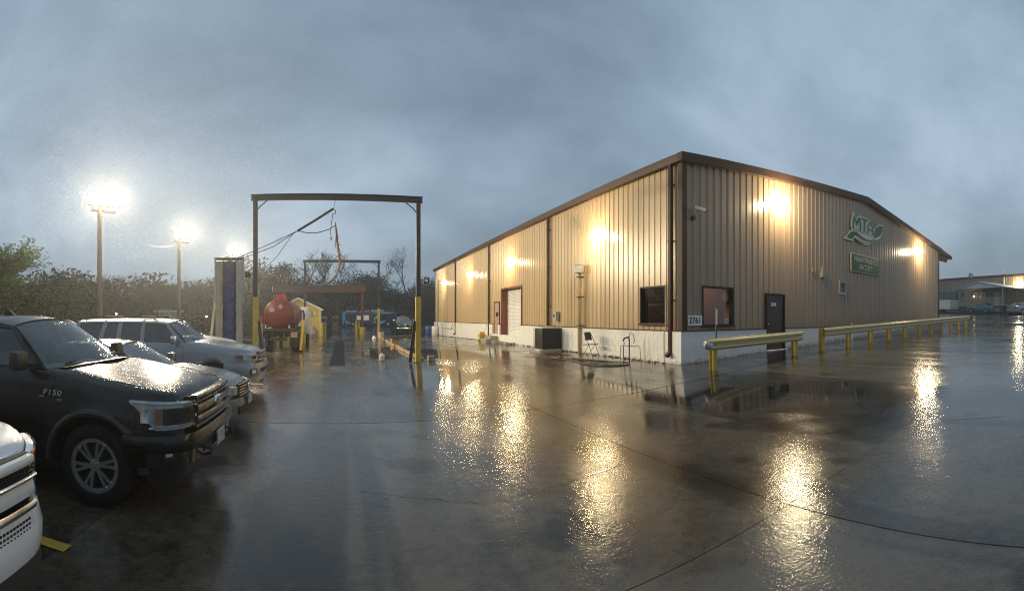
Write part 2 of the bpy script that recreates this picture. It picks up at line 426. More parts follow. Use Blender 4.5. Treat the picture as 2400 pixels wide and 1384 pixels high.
crack([(6.2, 2.9), (6.9, 2.2), (7.4, 1.2)], 1); crack([(5.7, 3.6), (6.6, 3.2), (7.6, 3.5), (9.0, 2.9)], 2); crack([(3.7, 8.4), (2.6, 9.6), (2.2, 11.5)], 3); crack([(.2, 5.2), (1.4, 4.6), (3.4, 4.9)], 4, .006); crack([(10.2, 5.2), (12.5, 4.4), (15.0, 4.6)], 5)

# ------------------------------------------------------------------ the maintenance building (corner at BX, BY; long wall runs +Y, gable wall +X)
BX, BY, BL, BW = 9.33, 10.83, 36.6, 22.9
ZB, ZE, ZR = 1.49, 6.62, 7.62             # top of block base, eave, ridge
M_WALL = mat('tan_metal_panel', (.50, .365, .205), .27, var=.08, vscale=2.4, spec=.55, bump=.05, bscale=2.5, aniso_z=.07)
M_GABLE = mat('dimmed_tan_panel', (.31, .225, .150), .27, var=.09, vscale=2.4, spec=.55, bump=.05, bscale=2.5, aniso_z=.07)  # same tan panel; the gable's dimmer light is put into this darker colour
M_TRIM = mat('brown_trim', (.060, .030, .019), .5, var=.15, vscale=2, spec=.2)
M_BLOCK = mat('white_block_paint', (.80, .78, .72), .6, var=.06, vscale=2.5, bump=.2, bscale=60, col2=(.72, .69, .61))
M_PLAST = mat('white_painted_base', (.80, .80, .80), .5, var=.08, vscale=1.2, bump=.15, bscale=30, col2=(.72, .71, .68))
M_DARK = mat('bronze_frame', (.014, .011, .009), .5, var=.1, spec=.25)
M_BLACKD = mat('dark_door', (.030, .022, .018), .38, var=.2, vscale=4)
M_WHITE = mat('white_paint', (.78, .77, .74), .4, var=.05)
M_GALV = mat('galvanised_steel', (.42, .43, .43), .42, metal=.7, var=.2, vscale=8)
M_BLACK = mat('black_plastic', (.02, .02, .02), .45, var=.2)
M_ROOM = mat('orange_room_wall', (.50, .19, .055), .7, var=.06)
M_GLASS = glass('window_glass', (.72, .78, .76), .05)
def splash(m, kx, ky):
    t = m.node_tree; L = t.links.new; b = t.nodes['Principled BSDF']; src = b.inputs['Base Color'].links[0].from_socket
    g = t.nodes.new('ShaderNodeNewGeometry'); sx = t.nodes.new('ShaderNodeSeparateXYZ'); L(g.outputs['Position'], sx.inputs[0])
    def M_(op, a, b_):
        n = t.nodes.new('ShaderNodeMath'); n.operation = op
        for i, v in enumerate((a, b_)):
            if isinstance(v, (int, float)): n.inputs[i].default_value = v
            else: L(v, n.inputs[i])
        return n.outputs[0]
    h = M_('SUBTRACT', sx.outputs[2], M_('ADD', .50, M_('ADD', M_('MULTIPLY', M_('SUBTRACT', sx.outputs[0], BX), kx), M_('MULTIPLY', M_('SUBTRACT', sx.outputs[1], BY), ky))))
    no = t.nodes.new('ShaderNodeTexNoise'); no.inputs['Scale'].default_value = 7; no.inputs['Detail'].default_value = 8; L(g.outputs['Position'], no.inputs[0])
    mr = t.nodes.new('ShaderNodeMapRange'); mr.interpolation_type = 'SMOOTHSTEP'; mr.inputs[1].default_value = .14; mr.inputs[2].default_value = -.08
    L(M_('SUBTRACT', h, M_('MULTIPLY', M_('SUBTRACT', no.outputs[0], .5), .5)), mr.inputs[0])
    mx_ = t.nodes.new('ShaderNodeMix'); mx_.data_type = 'RGBA'; L(M_('MULTIPLY', mr.outputs[0], .75), mx_.inputs[0]); L(src, mx_.inputs[6]); mx_.inputs[7].default_value = (.22, .17, .11, 1); L(mx_.outputs[2], b.inputs['Base Color'])
splash(M_BLOCK, 0, -.010); splash(M_PLAST, .045, 0)
MAIN = thing('metal_building', 'long tan ribbed metal building with brown trim and white block base', 'building', (0, 0, 0))
RIB = .3048
PROF = [(0.0, 0), (.114, 0), (.138, .024), (.167, .024), (.191, 0)]
OPL = [(11.58, 12.96, 1.66, 2.90), (23.62, 26.98, -1, 3.62), (27.30, 28.36, -1, 2.86)]          # y0,y1,z0,z1 on the long wall
OPG = [(10.10, 11.52, 1.62, 2.88), (13.16, 14.28, -1, 2.76)]                                    # x0,x1,z0,z1 on the gable wall
def depth(s):
    r = s % RIB
    return interp(PROF + [(RIB, 0)], r)
def panel(s0, s1, zt, ops, zb=ZB, put=None):
    br = {s0, s1}
    k = math.floor(s0 / RIB)
    while k * RIB < s1:
        for d, _ in PROF:
            q = k * RIB + d
            if s0 < q < s1: br.add(q)
        k += 1
    for a, b, c, d in ops:
        for q in (a, b):
            if s0 < q < s1: br.add(q)
    br = sorted(br); mb = MB()
    for a, b in zip(br, br[1:]):
        if b - a < 1e-6: continue
        mid = (a + b) / 2; spans = [(zb, None)]
        for o in ops:
            if o[0] < mid < o[1]:
                n = []
                for z0, z1 in spans:
                    if o[2] > z0: n.append((z0, o[2]))
                    n.append((max(o[3], z0), z1))
                spans = n
        for z0, z1 in spans:
            za, zc = (zt(a), zt(b)) if z1 is None else (z1, z1)
            mb.add([put(a, depth(a), z0), put(b, depth(b), z0), put(b, depth(b), zc), put(a, depth(a), za)], [(0, 1, 2, 3)])
    return mb
PANW = RIB * 3
proto = None
for i in range(40):
    s0, s1 = i * PANW, (i + 1) * PANW
    y0, y1 = BY + s0, BY + s1
    hit = [o for o in OPL if o[0] < y1 and o[1] > y0]
    if not hit:
        if proto is None:
            proto = panel(0, PANW, lambda s: ZE, [], put=lambda s, d, z: Vector((-d, s, z))).mesh('wall_panel', M_WALL)
        o = link('wall_panel', proto, MAIN); o.location = (BX, y0, 0)
    else:
        ops = [(a - BY, b - BY, c, d) for a, b, c, d in hit]
        panel(s0, s1, lambda s: ZE, ops, put=lambda s, d, z: Vector((BX - d, BY + s, z))).obj('wall_panel', M_WALL, MAIN, fix=False)
def gz(s): return ZE + (ZR - ZE) * (1 - abs(s - BW / 2) / (BW / 2))
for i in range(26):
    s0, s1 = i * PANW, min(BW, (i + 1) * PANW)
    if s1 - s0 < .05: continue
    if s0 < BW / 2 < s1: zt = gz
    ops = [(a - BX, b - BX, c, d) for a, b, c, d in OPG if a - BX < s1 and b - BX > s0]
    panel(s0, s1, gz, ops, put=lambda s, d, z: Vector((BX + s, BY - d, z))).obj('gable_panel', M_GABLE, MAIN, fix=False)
# block base of the long wall: single blocks near, courses further off
bw, bh = .4064, .2032
b0 = MB(); b0.box((0, 0, 0), (.19, bw - .006, bh - .006), bev=.003); bme = b0.mesh('block', M_BLOCK)
far = MB()
def inop(y, z):
    return any(a - .2 < y < b + .2 and z < d and (z > c) for a, b, c, d in [(23.62, 26.98, .83, 9), (27.30, 28.36, .8, 9)])
rows = 8
for r in range(rows):
    zc = ZB - .012 - bh * (r + .5); off = (r % 2) * bw / 2
    n = int(BL / bw)
    for k in range(n):
        yc = BY + .22 + off + k * bw
        if yc > BY + BL - .2 or inop(yc, zc) or zc + bh / 2 < zg(BX, yc) - .02: continue
        if yc < 25.0 and zc > zg(BX, yc) - .05:
            o = link('block', bme, MAIN); o.location = (BX - .052, yc, zc)
        else: far.box((BX - .052, yc, zc), (.19, bw - .008, bh - .008))
tag(far.obj('block_courses', M_BLOCK, MAIN), kind='stuff')
mb = MB()
for a, b, z in ((BY + .01, 23.6, ZB - .014), (27.0, 27.28, ZB - .014), (28.38, BY + BL, ZB - .014), (23.6, 27.0, .82), (27.28, 28.38, .80)): mb.ab((BX - .143, a, -.6), (BX + .1, b, z))
mb.obj('base_core', M_BLOCK, MAIN)
mb = MB()
for a, b in ((BX - .15, 13.15), (14.29, BX + BW)): mb.ab((a, BY - .115, -.3), (b, BY + .1, ZB - .012))
mb.obj('base_wall', M_PLAST, MAIN)
mb = MB()
for a, b in ((BY - .03, 23.6), (27.0, 27.28), (28.38, BY + BL)): mb.ab((BX - .165, a, ZB - .02), (BX + .02, b, ZB + .012))
for a, b in ((BX - .165, 13.15), (14.29, BX + BW)): mb.ab((a, BY - .135, ZB - .017), (b, BY + .02, ZB + .010))
mb.obj('drip_flashing', M_TRIM, MAIN)
# far walls and roof
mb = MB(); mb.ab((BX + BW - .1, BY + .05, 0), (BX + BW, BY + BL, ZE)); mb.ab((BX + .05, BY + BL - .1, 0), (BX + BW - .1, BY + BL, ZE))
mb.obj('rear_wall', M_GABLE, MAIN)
mb = MB(); ov = .22
for sx in (-1, 1):
    xa = BX - ov if sx < 0 else BX + BW + .1; xm = BX + BW / 2
    za = gz(0) - (ZR - ZE) / (BW / 2) * ov
    mb.add([(xa, BY - .2, za + .09), (xm, BY - .2, ZR + .09), (xm, BY + BL + .2, ZR + .09), (xa, BY + BL + .2, za + .09)], [(0, 1, 2, 3)])
    mb.add([(xa, BY - .2, za + .03), (xm, BY - .2, ZR + .03), (xm, BY + BL + .2, ZR + .03), (xa, BY + BL + .2, za + .03)], [(0, 1, 2, 3)])
mb.obj('roof', M_GALV, MAIN)
# gutter along the eave, rake trim up the gable
mb = MB(); gp = [(-.05, ZE - .10), (-.20, ZE - .10), (-.225, ZE + .02), (-.235, ZE + .125), (-.215, ZE + .13), (-.21, ZE + .10), (-.05, ZE + .10)]
mb.grid([[Vector((BX + a, y, z)) for y in (BY - .22, BY + BL + .2)] for a, z in gp], closeu=True); mb.add([(BX + a, BY - .22, z) for a, z in gp], [tuple(range(7))])
mb.obj('gutter', M_TRIM, MAIN)
for sx in (0, 1):
    mb = MB(); a, b = (BX - .24, BX + BW / 2) if sx == 0 else (BX + BW / 2, BX + BW + .12)
    za, zc = gz(a - BX), gz(b - BX)
    mb.add([(a, BY - .235, za - .10), (b, BY - .235, zc - .10), (b, BY - .26, zc + .15), (a, BY - .26, za + .15),
            (a, BY - .03, za - .10), (b, BY - .03, zc - .10), (b, BY - .03, zc + .15), (a, BY - .03, za + .15)],
           [(0, 1, 2, 3), (4, 7, 6, 5), (0, 4, 5, 1), (3, 2, 6, 7), (0, 3, 7, 4), (1, 5, 6, 2)])
    mb.obj('rake_trim', M_TRIM, MAIN)
mb = MB(); mb.ab((BX - .075, BY - .03, ZB), (BX - .034, BY + .13, ZE - .1)); mb.ab((BX - .075, BY - .075, ZB), (BX + .12, BY - .034, ZE - .08))
mb.obj('corner_trim', M_TRIM, MAIN)
mb = MB(); mb.ab((BX - .06, BY + BL - .05, ZB), (BX + .1, BY + BL + .03, ZE)); mb.obj('corner_trim', M_TRIM, MAIN); mb = MB(); mb.ab((BX + BW - .1, BY - .06, ZB), (BX + BW + .04, BY - .01, ZE)); mb.obj('corner_trim', M_TRIM, MAIN)
for y in (11.22, 20.05, 29.10, 38.2):
    zb = zg(BX, y) + .22
    mb = MB(); mb.ab((BX - .20, y - .065, zb + .1), (BX - .085, y + .065, ZE - .06), .012)
    o = mb.obj('downspout', M_TRIM, MAIN, True)
    e_ = MB(); e_.beam((BX - .14, y, zb + .13), (BX - .30, y, zb), .12, .11); e_.obj('outlet', M_TRIM, o)
    for z in (2.4, 4.2, 5.9): MB().ab((BX - .206, y - .075, z), (BX - .03, y + .075, z + .03)).obj('strap', M_TRIM, o)
# eave canopy sticking out beyond the far end of the gable
mb = MB(); xa, xb = BX + BW + .02, 34.95
zf = lambda x: ZE - (ZR - ZE) / (BW / 2) * (x - BX - BW)
mb.add([(xa, BY - .2, zf(xa) + .15), (xb, BY - .2, zf(xb) + .15), (xb, BY + 14, zf(xb) + .15), (xa, BY + 14, zf(xa) + .15),
        (xa, BY - .2, zf(xa) - .12), (xb, BY - .2, zf(xb) - .08), (xb, BY + 14, zf(xb) - .08), (xa, BY + 14, zf(xa) - .12)],
       [(0, 1, 2, 3), (4, 7, 6, 5), (0, 4, 5, 1), (1, 5, 6, 2), (2, 6, 7, 3), (0, 3, 7, 4)])
for y in (BY, BY + 5, BY + 10): mb.beam((xa, y, zf(xa) - .55), (34.1, y, zf(34) - .32), .12, .3)
mb.obj('eave_canopy', M_TRIM, MAIN)
# windows
def window(axis, a, b, z0, z1):
    P = (lambda s, d, z: (BX + d, s, z)) if axis == 'L' else (lambda s, d, z: (s, BY + d, z))
    f = MB(); t = .055
    f.ab(P(a, -.05, z0), P(a + t, .13, z1)); f.ab(P(b - t, -.05, z0), P(b, .13, z1)); f.ab(P(a + t, -.05, z1 - t), P(b - t, .13, z1)); f.ab(P(a + t, -.05, z0), P(b - t, .13, z0 + t))
    o = f.obj('window', M_DARK, MAIN)
    s_ = MB(); s_.ab(P(a - .03, -.085, z0 - .03), P(b + .03, -.051, z0 + .03)); s_.obj('sill', M_TRIM, o)
    p = MB(); p.add([P(a + t, .10, z0 + t), P(b - t, .10, z0 + t), P(b - t, .10, z1 - t), P(a + t, .10, z1 - t)], [(0, 1, 2, 3)]); p.obj('pane', M_GLASS, o)
    return o
window('L', 11.58, 12.96, 1.66, 2.90); wr = window('G', 10.10, 11.52, 1.62, 2.88)
M_LBL = mat('sticker', (.7, .7, .68), .5, var=.3, vscale=40)
mb = MB(); mb.ab((11.24, BY + .085, 1.70), (11.42, BY + .095, 1.87)); mb.obj('sticker', M_LBL, wr)
mb = MB(); mb.ab((11.27, BY + .080, 1.76), (11.39, BY + .0845, 1.78)); mb.ab((11.27, BY + .080, 1.81), (11.36, BY + .0845, 1.83)); mb.obj('sticker_print', M_BLACK, wr)
# the office seen through both windows
mb = MB(); mb.add([(9.5, 14.2, .9), (14, 14.2, .9), (14, 14.2, 3.3), (9.5, 14.2, 3.3)], [(0, 1, 2, 3)]); mb.obj('darkened_back_wall', M_BLACKD, MAIN); mb = MB()  # back wall coloured near-black so the long-wall window looks dim
mb.add([(12.15, 11.0, .9), (12.15, 14.2, .9), (12.15, 14.2, 3.3), (12.15, 11.0, 3.3)], [(0, 1, 2, 3)])
mb.add([(9.45, 10.97, .9), (14, 10.97, .9), (14, 14.2, .9), (9.45, 14.2, .9)], [(0, 1, 2, 3)]); mb.add([(9.45, 10.97, 3.3), (14, 10.97, 3.3), (14, 14.2, 3.3), (9.45, 14.2, 3.3)], [(0, 1, 2, 3)])
mb.obj('office_wall', M_ROOM, MAIN)
mb = MB(); mb.ab((9.9, 12.2, .92), (11.4, 12.9, 1.66), .02); mb.ab((10.2, 12.35, 1.66), (10.75, 12.42, 2.02), .01); mb.obj('desk', M_BLACKD, MAIN)
mb = MB(); mb.cyl((12.14, 11.75, 2.6), (12.10, 11.75, 2.6), .17, n=20); mb.obj('wall_clock', M_WHITE, MAIN)
lamp('office_light', (11.2, 13.0, 3.0), 9, (1, .66, .36), .2)
# service door in the gable
mb = MB(); mb.ab((13.16, BY - .10, .55), (13.22, BY + .06, 2.76)); mb.ab((14.22, BY - .10, .55), (14.28, BY + .06, 2.76)); mb.ab((13.22, BY - .10, 2.70), (14.22, BY + .06, 2.76)); dfr = mb.obj('door_frame', M_DARK, MAIN)
mb = MB(); mb.ab((13.225, BY - .045, .58), (14.215, BY + .01, 2.695), .004); dr = mb.obj('door', M_BLACKD, MAIN)
mb = MB(); mb.cyl((13.33, BY - .045, 1.66), (13.33, BY - .075, 1.66), .035); mb.obj('deadbolt', M_GALV, dr); mb = MB(); mb.cyl((13.33, BY - .045, 1.32), (13.33, BY - .1, 1.32), .03); mb.beam((13.33, BY - .1, 1.32), (13.47, BY - .1, 1.30), .02, .02); mb.obj('handle', M_GALV, dr)
mb = MB(); mb.ab((13.49, BY - .06, 2.31), (13.77, BY - .047, 2.42)); pl = mb.obj('nameplate', M_WHITE, dr)
mb = text_mb('OFFICE', .06, .004); mb.M = Matrix.Identity(4); mb.v = [q + Vector((13.63, BY - .063, 2.365)) for q in mb.v]; mb.obj('lettering', M_BLACK, dr)
mb = MB(); mb.ab((13.1, BY - .20, .45), (14.34, BY + .1, zg(13.7, BY) - .0 + .02)); mb.obj('threshold', M_BLOCK, MAIN)
# roll-up dock door
M_RED = mat('red_primer', (.17, .050, .028), .5, var=.2)
mb = MB(); mb.ab((BX - .06, 23.62, .83), (BX + .45, 23.70, 3.62)); mb.ab((BX - .06, 26.90, .83), (BX + .45, 26.98, 3.62)); mb.ab((BX - .06, 23.70, 3.54), (BX + .45, 26.90, 3.62)); mb.obj('dock_frame', M_RED, MAIN)
M_CURT = mat('white_rollup_door', (.70, .68, .64), .45, var=.05)
nsl = 34; sl0 = MB(); h_ = 2.72 / nsl
sl0.grid([[Vector((d, y, z)) for y in (23.705, 26.895)] for d, z in ((0, 0), (-.018, h_ * .25), (-.022, h_ * .5), (-.016, h_ * .8), (0, h_))]); sme = sl0.mesh('slat', M_CURT)
crt = thing('rollup_door', None, None); crt.parent = MAIN
for k in range(nsl):
    o = link('slat', sme, crt); o.location = (BX + .36, 0, .83 + k * h_)
mb = MB(); mb.ab((BX - .12, 23.62, .70), (BX + .45, 26.98, .825)); mb.obj('dock_sill', M_BLOCK, MAIN)
# pink steel side door with its concrete step
M_PINK = mat('faded_pink_door', (.42, .26, .20), .45, var=.12)
mb = MB(); mb.ab((BX - .05, 27.30, .8), (BX + .06, 27.36, 2.86)); mb.ab((BX - .05, 28.30, .8), (BX + .06, 28.36, 2.86)); mb.ab((BX - .05, 27.36, 2.80), (BX + .06, 28.30, 2.86)); mb.obj('door_frame', M_TRIM, MAIN)
mb = MB(); mb.ab((BX - .02, 27.362, .81), (BX + .03, 28.298, 2.795)); sd = mb.obj('side_door', M_PINK, MAIN)
mb = MB(); mb.ab((BX - .035, 27.55, 1.95), (BX - .021, 28.0, 2.2)); mb.obj('door_window', M_DARK, sd)
M_CSTEP = mat('weathered_concrete', (.30, .27, .22), .75, var=.3, vscale=5, bump=.5, bscale=25)
mb = MB(); mb.ab((BX - .62, 27.2, .2), (BX - .16, 28.45, .78), .02); mb.ab((BX - .9, 27.25, .2), (BX - .62, 28.4, .60), .02); o = mb.obj('concrete_step', M_CSTEP); tag(o, 'weathered concrete step below the faded pink side door', 'step')
mb = MB(); random.seed(3)
for k in range(40): mb.box((BX - .3 - random.random() * .35, 23.9 + k * .08 + random.random() * .05, zg(BX, 25) + .02), (random.uniform(.05, .2), random.uniform(.05, .18), random.uniform(.04, .16)), Matrix.Rotation(random.random() * 3, 3, 'Z'))
tag(mb.obj('rubble', M_CSTEP, None), kind='stuff')
# a line of mud and leaves where the long wall meets the lot
mb = MB()
for k in range(260):
    y = BY + .2 + random.random() * BL
    if 23 < y < 29: continue
    mb.box((BX - .17 - random.random() ** 2 * .22, y, zg(BX, y) + .008), (random.uniform(.02, .09), random.uniform(.03, .14), random.uniform(.01, .035)), Matrix.Rotation(random.random() * 3, 3, 'Z'))
M_MUD = mat('wet_mud', (.055, .040, .025), .5, var=.4, vscale=12)
tag(mb.obj('leaf_litter', M_MUD), kind='stuff')
# ------------------------------------------------------------------ lamps on the walls
M_LENSW = glow('lit_sodium_lens', (1.0, .82, .48), 90); M_LENSG = glow('lit_gable_lens', (1.0, .86, .56), 110); M_LENSP = glow('lit_flood_lens', (1.0, .86, .60), 260)
M_BRZ = mat('painted_lamp_housing', (.42, .36, .27), .4, var=.1)
def wall_lamp(label, loc, nrm, power, col, lens, sz=.42):
    """hooded wall pack: housing with a sloping hood, lit lens under it and a visor; nrm = outward direction"""
    rz = math.atan2(nrm[1], nrm[0]) + PI / 2      # local -y is outward
    t = thing('wall_lamp', label, 'wall lamp', loc, rz, 'lamps lit along the walls')
    w2 = sz / 2; mb = MB()
    e2 = w2 * .85; mb.ab((-e2, -.03, -.08), (e2, 0, .24)); mb.add([(-e2, -.03, .268), (e2, -.03, .268), (e2, -.18, .20), (-e2, -.18, .20), (-e2, -.03, .252), (e2, -.03, .252), (e2, -.18, .188), (-e2, -.18, .188)], [(0, 1, 2, 3), (4, 7, 6, 5), (2, 1, 5, 6), (3, 2, 6, 7), (0, 3, 7, 4)])
    mb.obj('housing', M_BRZ, t)
    mb = MB(); q = w2 * .95; mb.grid([[Vector((x_, y_, z_)) for x_ in (-q, q)] for y_, z_ in ((-.012, .25), (-.20, .175), (-.25, .10), (-.22, .0), (-.14, -.08), (-.012, -.12))])
    for s_ in (-q, q): mb.add([(s_, y_, z_) for y_, z_ in ((-.012, .25), (-.20, .175), (-.25, .10), (-.22, .0), (-.14, -.08), (-.012, -.12))], [tuple(range(6))])
    mb.obj('lens', lens, t)
    lamp('bulb', (0, -.68, .02), power, col, .08, t)
    return t
for y, who in ((15.68, 'beside the flue pipe, nearest the corner'), (25.3, 'above the white roll-up door'), (33.9, 'second from the far end of the long wall'), (42.9, 'at the far end of the long wall')):
    wall_lamp('lit wall lamp on the tan wall, ' + who, (BX - .035, y, 4.98), (-1, 0), WALL_W, WARM, M_LENSW)
wall_lamp('bright lit wall lamp high on the gable above the dark door', (13.95, BY - .035, 6.12), (0, -1), GABLE_W, GABC, M_LENSG, .55)
wall_lamp('lit wall lamp on the far end of the gable, past the green sign', (28.1, BY - .035, 6.02), (0, -1), GABLE_W, GABC, M_LENSG, .5)

# ------------------------------------------------------------------ signs on the gable
M_GREEN = mat('sign_green', (.010, .105, .052), .55, var=.06, spec=.25); M_SGREY = mat('sign_dark_green', (.045, .075, .055), .45, var=.08); M_CREAM = mat('sign_cream', (.52, .53, .44), .45, var=.06)
s = thing('facility_sign', 'green sign with cream border lettered MAINTENANCE FACILITY', 'sign', (20.83, BY - .04, 4.47))
MB().ab((-1.475, -.06, -.435), (1.475, 0, .435)).obj('board', M_CREAM, s)
MB().ab((-1.435, -.072, -.395), (1.435, -.0605, .395)).obj('panel', M_GREEN, s)
m1 = text_mb('MAINTENANCE', .36, .012, .002); m1.v = [Vector((q.x * .98, q.y - .079, q.z + .16)) for q in m1.v]; m1.obj('lettering', M_CREAM, s)
m1 = text_mb('FACILITY', .36, .012, .002); m1.v = [Vector((q.x * .98, q.y - .079, q.z - .175)) for q in m1.v]; m1.obj('lettering', M_CREAM, s)
s = thing('number_sign', 'white sign with black numerals 2761 beside the corner window', 'sign', (9.78, BY - .04, 1.80))
MB().ab((-.29, -.03, -.155), (.29, 0, .155), .004).obj('board', M_WHITE, s)
m1 = text_mb('2761', .27, .008, .004); m1.v = [Vector((q.x * .92, q.y - .035, q.z)) for q in m1.v]; m1.obj('numerals', M_BLACK, s)
# leaf logo with the letters MTA: coordinates are metres right / up from its middle
s = thing('logo_sign', 'cream and green cut-out logo sign reading MTA with a leaf swoosh', 'sign', (20.6, BY - .045, 6.10))
def pxl(px, py):   # picture px in the 977x1384 close-up -> metres on the gable plane
    x = 1960 + px * 120 / 977; y = 490 + py * 170 / 1384
    t = (x - VX) / F; D = BY / math.cos(t)
    return (D * math.sin(t) - 20.6, EYE + (HZ - y) * D / F - 6.10)
LP = lambda pts: [pxl(*p) for p in pts]
def board(pts, th, mt, nm, y=0): MB().prism(LP(pts), -th, Matrix.Translation((0, y, 0))).obj(nm, mt, s)
board([(110, 560), (180, 490), (235, 410), (275, 385), (255, 300), (262, 200), (302, 60), (350, 165), (405, 112), (570, 185), (580, 240), (605, 200), (650, 270), (688, 395), (700, 380), (740, 315), (790, 292), (880, 318), (868, 400), (840, 500), (790, 570), (745, 590), (690, 580), (650, 645), (590, 685), (510, 680), (430, 640), (360, 590), (308, 545), (285, 608), (190, 590)], .05, M_CREAM, 'backing')
board([(170, 535), (240, 440), (300, 425), (350, 440), (420, 500), (500, 560), (580, 595), (650, 590), (690, 560), (640, 620), (560, 620), (470, 590), (390, 530), (330, 495), (300, 515), (270, 570)], .012, M_GREEN, 'swoosh', -.051)
board([(695, 560), (690, 480), (715, 390), (755, 340), (800, 325), (865, 335), (850, 420), (820, 490), (770, 530)], .012, M_GREEN, 'leaf', -.051)
board([(275, 370), (278, 270), (310, 120), (350, 240), (400, 150), (425, 200), (440, 330), (432, 415), (412, 415), (418, 330), (405, 225), (360, 315), (345, 310), (312, 190), (298, 280), (300, 378)], .012, M_GREEN, 'letter', -.051)
board([(436, 165), (562, 208), (552, 245), (518, 232), (512, 445), (490, 440), (490, 220), (432, 196)], .012, M_SGREY, 'letter', -.051)
for pp in ([(552, 460), (570, 320), (610, 235), (622, 260), (590, 330), (575, 470)], [(610, 235), (622, 240), (665, 350), (676, 505), (655, 500), (645, 360), (612, 262)], [(583, 380), (652, 405), (654, 432), (581, 408)]): board(pp, .012, M_SGREY, 'letter', -.051)
for k in range(12):
    u = k / 11; board([(330 + 320 * u, 545 + 90 * math.sin(u * 2.3) + 0), (346 + 320 * u, 553 + 90 * math.sin(u * 2.3)), (342 + 320 * u, 580 + 85 * math.sin(u * 2.3)), (326 + 320 * u, 572 + 85 * math.sin(u * 2.3))], .006, M_SGREY, 'letter', -.051)
for k in range(16):
    u = k / 15; board([(300 + 350 * u, 385 + 120 * u), (316 + 350 * u, 390 + 120 * u), (315 + 350 * u, 404 + 120 * u), (299 + 350 * u, 399 + 120 * u)], .006, M_SGREY, 'letter', -.051)

# ------------------------------------------------------------------ small things on the gable wall
M_LGREY = mat('grey_enamel', (.38, .39, .38), .4, var=.08)
s = thing('wall_vent', 'grey louvred wall vent below the green sign', 'vent', (18.6, BY - .035, 3.22))
mb = MB(); mb.ab((-.29, -.06, -.3), (-.24, 0, .3)); mb.ab((.24, -.06, -.3), (.29, 0, .3)); mb.ab((-.24, -.06, .25), (.24, 0, .3)); mb.ab((-.24, -.06, -.3), (.24, 0, -.2)); mb.obj('frame', M_LGREY, s)
MB().ab((-.24, -.005, -.2), (.24, -.001, .25)).obj('backing', M_BLACK, s)
sl = MB(); sl.beam((-.24, -.03, 0), (.24, -.03, 0), .075, .012, up=(0, .7, .7)); sm = sl.mesh('slat', M_LGREY)
for k in range(4): o = link('slat', sm, s); o.location = (0, 0, -.15 + k * .115)
s = thing('hooded_downlight', 'unlit grey conical wall light right of the gable lamp glow', 'wall light', (16.9, BY - .035, 3.78))
MB().prism([(-.07, .22), (.07, .22), (.13, -.22), (-.13, -.22)], -.14).obj('hood', mat('weathered_grey_hood', (.22, .21, .20), .6), s); MB().ab((-.05, -.12, -.235), (.05, -.03, -.222)).obj('lens', M_BLACK, s)
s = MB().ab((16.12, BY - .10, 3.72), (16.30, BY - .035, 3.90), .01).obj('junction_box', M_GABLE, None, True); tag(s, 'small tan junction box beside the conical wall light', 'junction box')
s = thing('security_camera', 'white security camera on a bracket high at the building corner', 'security camera', (9.72, BY - .035, 5.12))
MB().cyl((0, 0, -.2), (0, -.06, -.2), .07).obj('base', M_DARK, s); mb = MB(); mb.cyl((0, -.05, -.16), (.05, -.2, .04), .022); mb.obj('arm', M_LGREY, s)
mb = MB(); mb.beam((-.02, -.12, .10), (.22, -.34, .0), .12, .10); mb.obj('housing', M_WHITE, s); mb = MB(); mb.beam((.222, -.342, 0), (.235, -.352, -.005), .09, .08); mb.obj('lens', M_BLACK, s)
s = MB(); s.tube([(19.05, BY - .32, zg(19, 10.5) - .05), (19.05, BY - .32, 1.55), (19.0, BY - .32, 1.62), (18.95, BY - .3, 1.60)], .022, 8); tag(s.obj('standpipe', M_WHITE, None, True), 'thin white standpipe rising between long guardrail and gable wall', 'pipe')
s = thing('marker_post', 'thin black marker post with white strip behind the short guardrail', 'marker post', (9.55, 9.62, zg(9.55, 9.62)))
MB().ab((-.018, -.018, -.1), (.018, .018, 1.68)).obj('post', M_BLACK, s); MB().ab((-.012, -.030, 1.18), (.022, -.019, 1.62)).obj('reflector', M_WHITE, s)

# ------------------------------------------------------------------ small things along the long wall
s = thing('flue', 'cream vent box on a tall pipe up the tan wall', 'flue', (BX - .2, 16.9, 0))
MB().cyl((0, 0, zg(9, 16.9) - .05), (0, 0, 3.66), .07, n=14).obj('pipe', M_WALL, s, True); mb = MB(); mb.ab((-.15, -.16, 3.68), (.12, .16, 3.98), .015); mb.ab((-.17, -.18, 3.98), (.14, .18, 4.0)); mb.obj('vent_box', M_LGREY, s)
for z in (1.55, 2.7, 3.5): MB().ab((-.08, -.1, z), (.17, .1, z + .035)).obj('bracket', M_DARK, s)
MB().tube([(.1, -.16, 1.5), (.1, -.16, .5)], .02).obj('conduit', M_LGREY, s)
s = thing('disconnect_box', 'grey electrical disconnect box on the wall above the condenser', 'electrical box', (BX - .05, 19.22, 1.95))
MB().ab((-.16, -.13, -.2), (0, .13, .2), .012).obj('box', M_LGREY, s); mb = MB(); mb.ab((-.175, -.02, -.05), (-.161, .1, .07)); mb.obj('handle', M_BLACK, s)
MB().tube([(-.08, 0, -.2), (-.08, .01, -.5), (-.1, .02, -.9), (-.14, .08, -1.15)], .018).obj('conduit', M_LGREY, s); mb = MB(); mb.tube([(-.09, .1, -.42), (-.16, .16, -.5), (-.2, .2, -.68), (-.22, .22, -.85)], .035); mb.obj('line_set', M_BLACK, s)
s = MB(); s.tube([(BX - .09, 11.50, 3.0), (BX - .10, 11.50, 1.6), (BX - .17, 11.52, 1.4), (BX - .17, 11.50, zg(9.2, 11.5))], .012, 6); tag(s.obj('wall_cable', M_LGREY, None, True), 'thin grey cable down the wall beside the corner downspout', 'cable')
